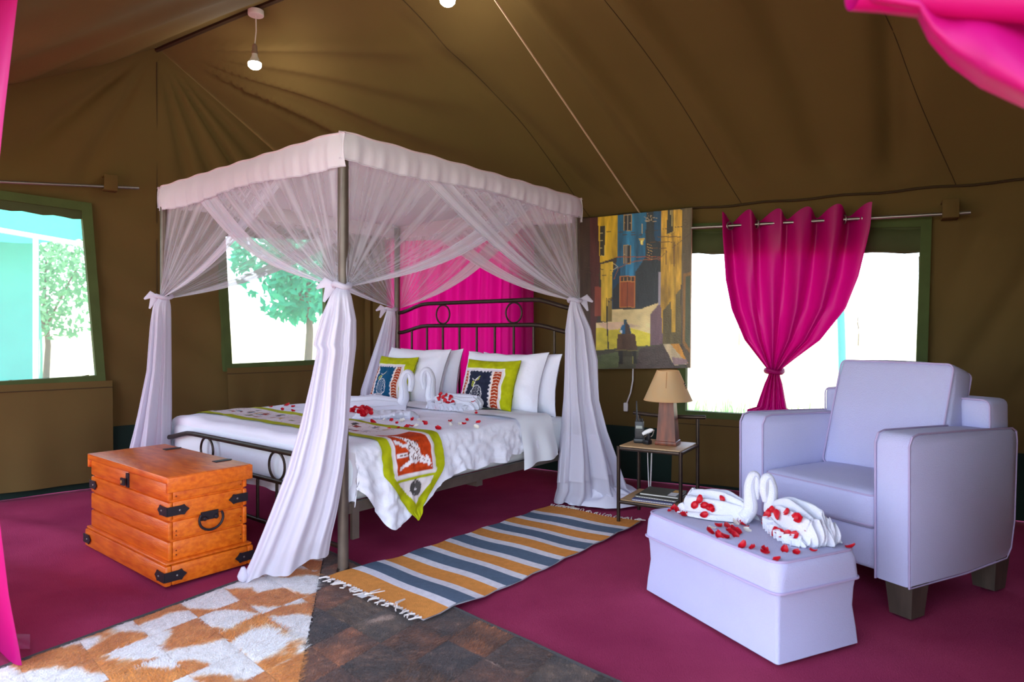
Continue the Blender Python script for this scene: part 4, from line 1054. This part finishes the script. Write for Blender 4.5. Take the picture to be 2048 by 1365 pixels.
PG([(640,1155),(645,900),(700,830),(740,820),(740,1150)], (112,84,90), 14); PG([(705,560),(725,560),(725,830),(700,830)], (150,140,150), 8)
PG([(722,60),(880,60),(880,600),(850,1090),(740,1090),(722,830)], (196,150,36), 40, .04,.006); PG([(740,880),(870,700),(890,1150),(740,1150)], (98,84,40), 22, .04,.006); PG([(800,500),(840,500),(838,1050),(806,1050)], (206,160,40), 30, .05,.006)
PG([(770,60),(815,60),(815,250),(765,258)], (48,46,30), 14)
for k in range(1,4): pc.line(T3([(765+k*13,65),(763+k*13,252)]), .9, (190,170,100))
pc.line(T3([(822,60),(820,238),(764,262)]), 1.8, (220,180,60))
PG([(876,50),(960,40),(960,1345),(930,1345),(880,1140)], (92,76,48), 26, .05,.006)
PG([(890,580),(955,560),(945,1220),(890,1140)], (150,104,40), 20); PG([(915,600),(950,590),(945,1180),(915,1130)], (80,84,52), 14)
for a in (([(690,278),(870,278)]),([(640,322),(822,318),(820,520)]),([(610,368),(765,370),(762,500)])): pc.line(T3(a), 1.8, (92,60,26))
for a in (([(225,235),(560,245)]),([(570,245),(900,190)]),([(720,440),(960,240)]),([(390,260),(570,262)]),([(90,520),(330,550)]),([(40,540),(200,585),(330,590)])): pc.line(T3(a), .9, (70,50,36))
pc.line(T3([(365,440),(720,440)]), 2.2, (150,70,36)); pc.line(T3([(345,620),(380,530),(480,482),(600,462),(720,455)]), 2, (140,84,50)); pc.line(T3([(600,465),(720,465)]), 1.6, (120,40,24))
for k in range(6): pc.line(T3([(615,335+k*22),(655,352+k*22)]), 1.1, (190,150,80))
for k in range(9): pc.line(T3([(570+R.uniform(0,80),100+R.uniform(0,60)),(600+R.uniform(0,110),80+R.uniform(0,100))]), .8, (170,150,120))
pc.line(T3([(570,170),(568,260)]), 1.2, (190,170,120)); PG([(540,290),(600,290),(585,310),(580,345),(560,345),(555,310)], (190,160,80)); PG([(562,305),(580,305),(576,340),(564,340)], (238,220,120))
pc.line(T3([(335,545),(378,520),(350,500),(335,490)]), 1.6, (196,180,130))
pc.line(T3([(285,770),(290,980),(303,1200)]), 3, (40,32,28)); pc.line(T3([(285,775),(340,772),(380,785)]), 1.4, (56,44,36))
for cx in (308,340): pc.line([(cx/3+6*math.cos(a*.5)*.7,788/3+6*math.sin(a*.5)*.7) for a in range(13)], 1, (56,44,36))
PG([(150,1195),(640,1155),(760,1145),(930,1345),(150,1350)], (76,72,50), 18, .01,.03); PG([(160,1240),(400,1200),(380,1330),(160,1345)], (92,100,58), 16, .02,.03); PG([(560,1180),(760,1150),(880,1345),(520,1345)], (74,58,50), 14, .02,.03)
PG([(745,1145),(865,1145),(935,1310),(830,1320)], (196,172,130), 14); PG([(800,1145),(865,1145),(935,1300),(890,1260)], (206,140,44), 14); PG([(810,1250),(925,1270),(935,1310),(825,1315)], (150,120,116), 12)
PG([(370,1190),(375,1100),(380,1062),(520,1060),(530,1130),(540,1190)], (84,58,38), 14, .03,.02); PG([(385,1195),(420,1195),(425,1300),(390,1300)], (44,40,30)); PG([(495,1195),(532,1195),(535,1300),(505,1300)], (44,40,30)); PG([(425,1195),(495,1195),(495,1245),(425,1245)], (60,54,34))
pc.line(T3([(365,1192),(545,1192)]), 2, (120,110,60)); pc.line(T3([(428,1200),(430,1298)]), 1.3, (150,140,60)); pc.line(T3([(500,1200),(505,1298)]), 1.3, (150,140,60))
PG([(392,1040),(410,995),(440,975),(475,990),(490,1060),(410,1060)], (30,92,130), 16); PG([(440,980),(470,985),(485,1060),(440,1060)], (70,54,40)); PG([(426,945),(452,945),(458,980),(432,980)], (36,60,70)); PG([(395,1030),(415,1030),(418,1055),(402,1055)], (220,220,214))
qp = [bw(1167,443), bw(1391,421), bw(1388,735), bw(1166,738)]
pcol = []
def pf(u, v):
    a = Vector(qp[0]).lerp(Vector(qp[1]),u); b = Vector(qp[3]).lerp(Vector(qp[2]),u); p = a.lerp(b,v)
    sx = lerp(35,952,u); sy = lerp(lerp(140,45,u),1343,v); pcol.append(tuple(min(1,x*1.18) for x in pc.sample(sx/3,sy/3)[:3])+(1,)); return (p.x, -.122, p.y)
pt = thing('street_painting', 'unframed painting of a cart in a blue and yellow alley on the tent wall', 'painting', P0, RB)
po = MB().grid(pf, 150, 205).build('painted_canvas', mat('oil_paint', attr=True, rough=.38, bump=.25, bscale=90, spec=.5), pt, ang=180); colour(po, pcol)
mb = MB(); v = [(x,y,z) for y in (-.121,-.096) for x,z in qp]; mb.add(v,[(0,1,2,3),(7,6,5,4),(0,4,5,1),(1,5,6,2),(2,6,7,3),(3,7,4,0)]); mb.build('stretcher', mat('raw_canvas', (206,186,160), .9), pt, smooth=False)

# ================================================================== CURTAINS AND RODS
def rod(name, label, P, X, N, rz, a, b, off=.085):
    o = thing(name, label, 'curtain rod', P, rz)
    p, q = Vector((a[0],-off,a[1])), Vector((b[0],-off,b[1]))
    MB().tube([p,q], .011, 10).build('rod', steel, o)
    return o
r1 = rod('curtain_rod', 'steel curtain rod carrying the tied magenta curtain', P0, BX, BN, RB, bw(1392,461), bw(1936,432), .135)
r2 = rod('curtain_rod', 'bare steel curtain rod above the uncurtained window', CN, GX, GN, RG, gw(-220,358), gw(272,380))
for o, x, zc, of in ((r1, bw(1897,420)[0], bw(1897,434)[1], .135),(r2, gw(216,366)[0], gw(216,378)[1], .085)):
    MB().rbox(x-.045,x+.045,-of-.019,-of-.007,zc-.025,zc+.09,.004).build('fabric_loop', canvas, o); MB().rbox(x-.045,x+.045,-of-.015,-.02,zc-.028,zc-.016,.003).build('fabric_loop', canvas, o)
    MB().rbox(x-.045,x+.045,-of-.015,.02,zc+.078,zc+.09,.003).build('fabric_loop', canvas, o)
rodz = lambda x: lerp(bw(1392,461)[1], bw(1936,432)[1], (x-bw(1392,461)[0])/(bw(1936,432)[0]-bw(1392,461)[0]))
cu = thing('tied_curtain', 'magenta satin eyelet curtain tied in the middle over the window', 'curtain', P0, RB)
def cl(py, a, b): return (bw((a+b)/2,py)[1], bw(a,py)[0], bw(b,py)[0])
CLV = [cl(432,1449,1738), cl(470,1450,1734), cl(560,1456,1712), cl(620,1468,1688), cl(680,1494,1640), cl(715,1522,1594), cl(738,1541,1566), cl(748,1543,1564), cl(765,1535,1569), cl(812,1518,1577), (.62,bw(1500,850)[0],bw(1590,850)[0]), (.38,bw(1490,850)[0],bw(1596,850)[0])]
ztop_, zbot = CLV[0][0], CLV[-1][0]; ztie = CLV[6][0]
NF = 5.0
def tied(u, v):
    z = lerp(ztop_, zbot, v**.9); x0, x1 = interp(CLV, z); wd = x1-x0
    w = math.sin(u*NF*2*math.pi-1.3)
    k = min(1, wd/.9); d = .045*w*(.35+.65*k)+.02*math.sin(u*23+z*3)*k+.010*math.sin(u*61+z*5)
    bulge = -.03*math.sin(math.pi*u)*(1-k)
    if z > ztop_-.12: bulge *= 1
    x = lerp(x0,x1,u)+.02*math.cos(u*NF*2*math.pi)*k
    zz = z+ (.035*sm(ztop_-.12,ztop_,z)*(-w)) + .07*(u-.5)*sm(ztie,ztop_,z)*0
    zz += (rodz(x)-rodz((x0+x1)/2))*sm(ztie,ztop_,z)
    return (x, -.135+d+bulge, zz)
nu, nv_ = 150, 70
MB().grid(tied, nu, nv_).build('curtain_cloth', pink, cu, ang=180)
zt = ztie-.01; xa, xb = interp(CLV, zt); xc, rx_ = (xa+xb)/2, (xb-xa)/2+.015
MB().tube([(xc+rx_*math.cos(k*.4488), -.135+.075*math.sin(k*.4488), zt+.01*math.sin(k*.9)) for k in range(14)], .016, 8, closed=True).build('tie_band', pink, cu)
for px in (1467,1520,1608,1690,1731):
    x = bw(px,450)[0]; z = rodz(x); ax = Vector((.85,.5,0))
    if px in (1467,1608,1731): ax = Vector((.75,-.66,0))
    e2 = Vector((-ax.y,ax.x,0))
    MB().tube([Vector((x,-.135,z))+e2*.027*math.cos(t)+Vector((0,0,.027*math.sin(t))) for t in [k*.3927 for k in range(16)]], .0055, 6, closed=True).build('eyelet', steel, cu)
hc = thing('hanging_curtain', 'bright pink curtain hanging behind the bed headboard', 'curtain', P0, RB)
xl, xr = bw(784,600)[0], bw(1086,600)[0]
def hcf(u, v):
    z = lerp(2.04,.10,v); k = .6+.4*v
    return (lerp(xl,xr,u)+.02*math.sin(v*3+u*4), -.11+.035*math.sin(u*42+.5*math.sin(v*2))*k+.02*math.sin(u*91+v), z+.015*math.sin(u*20)*v)
MB().grid(hcf, 170, 40).build('curtain_cloth', pink2, hc, ang=180)
MB().tube([(xl-.1,-.11,2.05),(xr+.1,-.11,2.05)], .01, 8).build('rod', steel, hc)
# door curtains next to the photographer
fl = thing('door_curtain', 'dark magenta entrance curtain edge hanging down to the carpet', 'curtain', at(-60,HZ,2.35)*1.0-Vector((0,0,CAMH)), RB)
FB = Vector((at(-60,HZ,2.35).x,2.35,0))
FLV = [(2.44,45),(1.9,8),(1.4,-22),(.9,-14),(.5,0),(.25,18),(.02,44)]
def flf(u, v):
    z = lerp(2.44,.015,v); e = interp(FLV,z)[0]; p = at(lerp(-420,e,u),HZ,2.35+.06*math.sin(u*24)-.3*(u-1)); p.z = z
    q = Matrix.Rotation(-RB,4,'Z') @ (p-FB); return tuple(q)
MB().grid(flf, 70, 50).build('curtain_cloth', pink, fl, ang=180)
def hem(u, v):
    p = at(lerp(-40,60,u), HZ, 2.42+.12*v); p.z = .012+.03*(1-u)*(1-v)*abs(math.sin(v*5+u*4))+.02*(1-u)*math.sin(v*3.1); 
    return tuple(Matrix.Rotation(-RB,4,'Z') @ (p-FB))
MB().grid(hem, 14, 10).build('trailing_hem', pink, fl, ang=180)
fr_o = at(1950,100,1.05); fr = thing('swagged_door_curtain', 'magenta satin entrance curtain swept up high beside the armchair', 'curtain', (fr_o.x,fr_o.y,0), 0)
FO = Vector((fr_o.x,fr_o.y,0))
OUT = [(1560,-160),(1640,-70),(1704,-4),(1740,24),(1834,36),(1858,84),(1900,132),(1960,176),(2048,217),(2160,262),(2300,300)]
def frf(u, v):
    # v: 0 lower outline -> 1 upper edge; u along towards the tie
    i = u*(len(OUT)-1); k = min(int(i),len(OUT)-2); t = i-k
    a = Vector(OUT[k]).lerp(Vector(OUT[k+1]),t); b = Vector((lerp(1600,2360,u), lerp(-330,-260,u)*1.0+ (0 if u < .6 else (u-.6)*700)))
    q = a.lerp(b, v); dep = lerp(1.12,.98,u)
    th = v*3.0*math.pi*(1-.25*u)
    dep += -.055*math.sin(th+.7)*sm(0,.1,v+.02)+.02*math.sin(u*12+v*9)
    p = at(q.x, q.y, dep); return tuple(p-FO)
MB().grid(frf, 80, 60).build('curtain_cloth', pink, fr, ang=180)
def frl(u, v):                                     # the rolled upper fold in front
    q = Vector((lerp(1706,2340,u), lerp(8,30,u))); r_ = .026+.014*u; an = v*2*math.pi
    p = at(q.x, q.y-26, lerp(1.04,.93,u))+Vector((0,math.cos(an)*r_,math.sin(an)*r_*1.1)); return tuple(p-FO)
MB().grid(frl, 50, 18, cu=False).build('rolled_fold', pink, fr, ang=180)

# ================================================================== LIGHT BULBS, CABLES
glow = mat('lit_bulb', (255,252,240), .4, emit=14)
def pendant(u, drop, label, lightw):
    p = APEX+BX*u+Vector((0,0,RIDGE-.035+.13*math.sin(math.pi*u/LB))); o = thing('pendant_bulb', label, 'light', p, 0)
    MB().lathe([(.052,-.035),(.055,-.03),(.055,0)], 28).build('ceiling_rose', plastic_w, o)
    MB().tube([(0,0,-.03),(.002,0,-drop*.4),(-.008,0,-drop*.68)], .0045, 8).build('flex', plastic_w, o)
    h = MB().lathe([(.010,.0),(.016,-.012),(.018,-.02),(.018,-.05),(.022,-.055),(.022,-.07)], 18, (-.008,0,-drop*.66)).build('lamp_holder', mat('holder_brown', (150,126,110), .5), o)
    MB().lathe([(.018,0),(.022,-.02),(.036,-.05),(.045,-.065)], 22, (-.008,0,-drop*.66-.07)).build('bulb_neck', plastic_w, o)
    MB().lathe([(.045,-.065),(.047,-.075),(.043,-.092),(.03,-.104),(.01,-.110)], 22, (-.008,0,-drop*.66-.07)).build('bulb_dome', glow, o)
    l = bpy.data.lights.new('bulb_light','POINT'); l.energy = lightw; l.shadow_soft_size = .05; l.color = (1,.97,.9)
    lo = bpy.data.objects.new('bulb_light', l); COL.objects.link(lo); lo.parent = o; lo.location = (-.008,0,-drop*.66-.24)
pendant(1.13,.36,'lit bulb on a white flex hanging above the bed canopy',3.0)
pendant(2.78,.345,'lit bulb hanging at the ridge beside the ceiling cable',3.0)
rn_ = Vector((BN.x*(RIDGE-EAVE),BN.y*(RIDGE-EAVE),NB-NRIDGE)).normalized()
def onroof(px, py, off=.06):
    d = ray(px,py); o = Vector((0,0,CAMH)); pe = P0+Vector((0,0,EAVE))-rn_*off; t = (pe-o).dot(rn_)/d.dot(rn_); return o+d*t
cable_m = mat('cable_cream', (206,180,150), .5)
cbp = [onroof(lerp(905,1283,k/16), lerp(-125,431,k/16), lerp(.16,.02,k/16)) for k in range(17)]
ck = thing('ceiling_cable', 'cream cable slanting along the tent roof down to the painting', 'cable', cbp[-1], 0)
MB().tube([p-cbp[-1] for p in cbp], .0065, 7).build('cable', cable_m, ck)
x0 = bw(1270,735)[0]; sw_ = thing('cord_switch', 'white pull cord switch hanging below the painting', 'switch', P0, RB)
MB().tube([(x0,-.05,bw(1270,728)[1]),(x0,-.055,bw(1270,760)[1]),(bw(1266,785)[0],-.06,bw(1266,785)[1]),(bw(1259,805)[0],-.065,bw(1259,805)[1])], .006, 8).build('cord', plastic_w, sw_)
xs, zs_ = bw(1257,813); MB().rbox(xs-.018,xs+.018,-.078,-.052,zs_-.036,zs_+.034,.009,3).build('switch_body', plastic_w, sw_)
fc = thing('floor_cable', 'thin white cable looping on the floor behind the side table', 'cable', TB+Vector((.2,.35,0)), 0)
f0 = TB+Vector((.2,.35,0)); 
P_ = [on_t(.06,.42,.44),on_t(.04,.46,.25),on_t(.02,.50,.10),on_t(.06,.42,.03),on_t(.12,.36,.05),on_t(.2,.44,.09),on_t(.28,.46,.07),on_t(.3,.43,.01)]
MB().tube([p-f0 for p in P_], .0045, 6).build('cable', plastic_w, fc)

# ================================================================== RUGS
def flo(px, py): return atz(px,py,0)
NL, FL_, FR_, NR = flo(652,1168), flo(1098,1013), flo(1283,1046), flo(848,1254)
rug = thing('striped_rug', 'flat woven rug with orange, grey blue and white stripes beside the bed', 'rug', NL, 0)
ORG, GRB, WHT = (240,160,82), (104,122,142), (244,240,244)
seq = []                                           # near -> far
for k in range(6): seq += [(ORG,1.0),(WHT,.42),(GRB,.82),(WHT,.42)]
seq = seq[:-2]+[(WHT,.0)]; seq = [(ORG,1.15),(WHT,.42),(GRB,.85),(WHT,.42),(ORG,.85),(WHT,.42),(GRB,.85),(WHT,.42),(ORG,.85),(WHT,.42),(GRB,.85),(WHT,.42),(ORG,.85),(WHT,.42),(GRB,.85),(WHT,.42),(ORG,.85),(WHT,.42),(GRB,.85),(WHT,.42),(ORG,1.3)]
tot = sum(w for _,w in seq); acc = 0
mrug = {c: mat('rug_%d' % c[0], c, .95, bump=.5, bscale=260, var=.15, vscale=40, spec=.05) for c in (ORG,GRB,WHT)}
def rz_(u, v):
    return .008+.022*(1-sm(.10,.24,v))+.003*math.sin(v*21+u*3)*math.sin(u*math.pi*.9)+.003*math.sin(u*9+v*5)+.012*sm(.9,1,u)*(1-sm(0,.08,v))*0
def rp(u, v):                                      # u across (bed side -> open side), v near -> far
    a = NL.lerp(NR,u); b = FL_.lerp(FR_,u); p = a.lerp(b,v); wv = .006*math.sin(u*4+v*3); p = p+Vector((.62*wv,.78*wv,0))
    ex = .008*math.sin(v*43)*(1 if u > .98 else (-1 if u < .02 else 0)); p.x += ex*.75; p.y -= ex*.6
    p.z = rz_(u,v); return p-NL
for c,w in seq:
    v0, v1 = acc/tot, (acc+w)/tot; acc += w
    MB().grid(lambda u,v,v0=v0,v1=v1: tuple(rp(u,lerp(v0,v1,v))), 30, 4).build('woven_stripe', mrug[c], rug, ang=180)
MB().grid(lambda u,v: tuple(rp(u,v)+Vector((0,0,-.006))), 20, 20).build('backing', mrug[WHT], rug)
frm = mat('cotton_fringe', (226,214,206), .95)
for end,nf in ((0,34),(1,34)):
    for k in range(nf):
        u = (k+.5)/nf; p = rp(u,0.0 if end == 0 else 1.0); d = Vector((-.62,-.78,0)) if end == 0 else Vector((.62,.78,0)); s = Vector((.75,-.65,0))
        L_ = R.uniform(.03,.055); b_ = R.uniform(-.03,.03); p.z += .004 if end == 0 else 0
        if end == 0 and k in (16,17,26,27): pts = [p, p+d*.03+Vector((0,0,.01)), p+d*.01+s*b_+Vector((0,0,.016)), p-d*.045+s*b_*1.5+Vector((0,0,.012))]
        else: pts = [p, p+d*L_*.4+s*b_*.5+Vector((0,0,.002)), p+d*L_*.8+s*b_+Vector((0,0,0)), p+d*L_+s*(b_+R.uniform(-.015,.015))]
        MB().tube(pts, [.004,.0035,.003,.002], 5).build('fringe', frm, rug)
lb = rp(.46,0)+Vector((-.62,-.78,0))*.03
MB().add([tuple(lb+Vector((a,b,.012))) for a,b in ((0,0),(.03,-.026),(.008,-.05),(-.022,-.024))],[(0,1,2,3)]).build('care_label', plastic_w, rug)

# patchwork hide rug: corner by the bed post; left half pale, right half dark
HC = flo(650,1106); d1 = (flo(20,1337)-HC).normalized(); d2 = (flo(1201,1358)-HC).normalized(); dB = (flo(600,1366)-HC).normalized()
hr = thing('hide_rug', 'patchwork animal hide rug, half pale ginger and white, half dark brown', 'rug', HC, 0)
furm = mat('hide_fur', attr=True, rough=.75, bump=.5, bscale=180, stretch=(1,1,1), sheen=.2, spec=.2)
CELL = .20; strands_v, strands_f, strands_c = [], [], []
def hide_col(q, pale, seed, lx, ly):
    if pale:
        n = noise.noise(Vector((q.x*5.5+seed*3.1, q.y*5.5+seed*1.7, seed)))+.35*math.sin(seed*2.4+lx*3.2+ly*2.0)
        n += .10*noise.noise(Vector((q.x*40,q.y*40,1)))
        k = sm(-.08,.10,n); t = .5+.5*noise.noise(Vector((q.x*16+seed,q.y*16,2)))
        o_ = Vector((lerp(198,234,t),lerp(112,158,t),lerp(34,76,t))); w_ = Vector((252-8*t,246-10*t,240-12*t)); c = w_.lerp(o_, k)
    else:
        t = .5+.5*noise.noise(Vector((q.x*9+seed*2,q.y*9,seed))); t2 = noise.noise(Vector((q.x*26,q.y*60,seed)))
        base = [(84,48,28),(58,38,28),(110,62,32),(82,62,46),(66,42,28)][seed%5]; c = Vector(base)*(.55+.95*t)+Vector((60,50,44))*max(0,t2)
        if seed%7 == 3: c = c.lerp(Vector((180,150,130)), sm(.35,.6,noise.noise(Vector((q.x*8,q.y*8,9)))))
    return C(*[min(255,max(0,x)) for x in c])
bn = Vector((dB.y,-dB.x,0))
if bn.dot(d1) < 0: bn = -bn
rs_ = random.Random(21); cnt = 0
def hz_(q): return .010+.004*noise.noise(q*3)+.002*noise.noise(q*9)
for i in range(10):
    for j in range(10):
        ctr = d1*(CELL*(i+.5))+d2*(CELL*(j+.5)); w_ctr = HC+ctr
        if w_ctr.y < .9: continue
        side = ctr.dot(bn); parts = [True] if side > CELL*.62 else ([False] if side < -CELL*.62 else [True,False])
        seed = rs_.randrange(1000); jit = rs_.uniform(-.02,.02)
        for pale in parts:
            cols = []
            def pfh(u, v):
                g = .0004/CELL; uu, vv = lerp(g,1-g,u), lerp(g,1-g,v)
                q = d1*(CELL*(i+uu))+d2*(CELL*(j+vv)); s_ = q.dot(bn)
                if len(parts) == 2:                # clip to the colour boundary
                    if pale and s_ < .003: q = q+bn*(.003-s_)
                    if not pale and s_ > -.003: q = q-bn*(s_+.003)
                ed = min(u,1-u,v,1-v); z = hz_(q)+.0025*sm(0,.12,ed)
                w = HC+q; cols.append(hide_col(w,pale,seed,uu-.5,vv-.5)); return (q.x,q.y,z)
            o = MB().grid(pfh, 16, 16).build('hide_patch', furm, hr, ang=180); colour(o, cols); cnt += 1
            fd = rs_.uniform(0,6.28); nst = 800 if w_ctr.y > 1.6 else 120
            fdir = (d1*.6+d2*.5).normalized() if rs_.random() < .6 else Vector((math.cos(fd),math.sin(fd),0))
            for k in range(nst):
                u, v = rs_.random(), rs_.random(); q = d1*(CELL*(i+u))+d2*(CELL*(j+v)); s_ = q.dot(bn)
                if len(parts) == 2 and ((pale and s_ < 0) or (not pale and s_ > 0)): continue
                c = hide_col(HC+q,pale,seed,u-.5,v-.5); f_ = rs_.uniform(.75,1.5) if pale else rs_.uniform(.5,1.9); c = tuple(min(1,x*f_) for x in c[:3])+(1,)
                dd = (fdir+Vector((rs_.gauss(0,.35),rs_.gauss(0,.35),0))).normalized(); pr = Vector((-dd.y,dd.x,0))*.0013; L_ = rs_.uniform(.016,.034)
                z = hz_(q)+.003; a = Vector((q.x,q.y,z)); b = a+dd*L_+Vector((0,0,rs_.uniform(.001,.006)))
                n0 = len(strands_v); strands_v += [tuple(a-pr),tuple(a+pr),tuple(b)]; strands_f.append((n0,n0+1,n0+2)); strands_c += [c,c,c]
mb = MB(); mb.v = strands_v; mb.f = strands_f
me = bpy.data.meshes.new('fur'); me.from_pydata(strands_v,[],strands_f); me.materials.append(furm); fo = bpy.data.objects.new('fur', me); COL.objects.link(fo); fo.parent = hr; colour(fo, strands_c); fo['kind'] = 'stuff'
binding = mat('rug_binding', (66,62,62), .85)
for d_ in (d1,d2):
    n_ = 40; pr = Vector((-d_.y,d_.x,0)); pr = pr if pr.dot(d1+d2-d_*(d1+d2).dot(d_)) < 0 else -pr
    MB().tube([d_*(CELL*10*k/n_)+pr*.006+Vector((0,0,.010+.004*noise.noise(d_*(CELL*10*k/n_)*3))) for k in range(n_+1)], .008, 6, flat=1).build('edge_binding', binding, hr)
MB().grid(lambda u,v: tuple(d1*(CELL*10*u)+d2*(CELL*10*v)+Vector((0,0,.002))), 4, 4).build('backing', binding, hr)
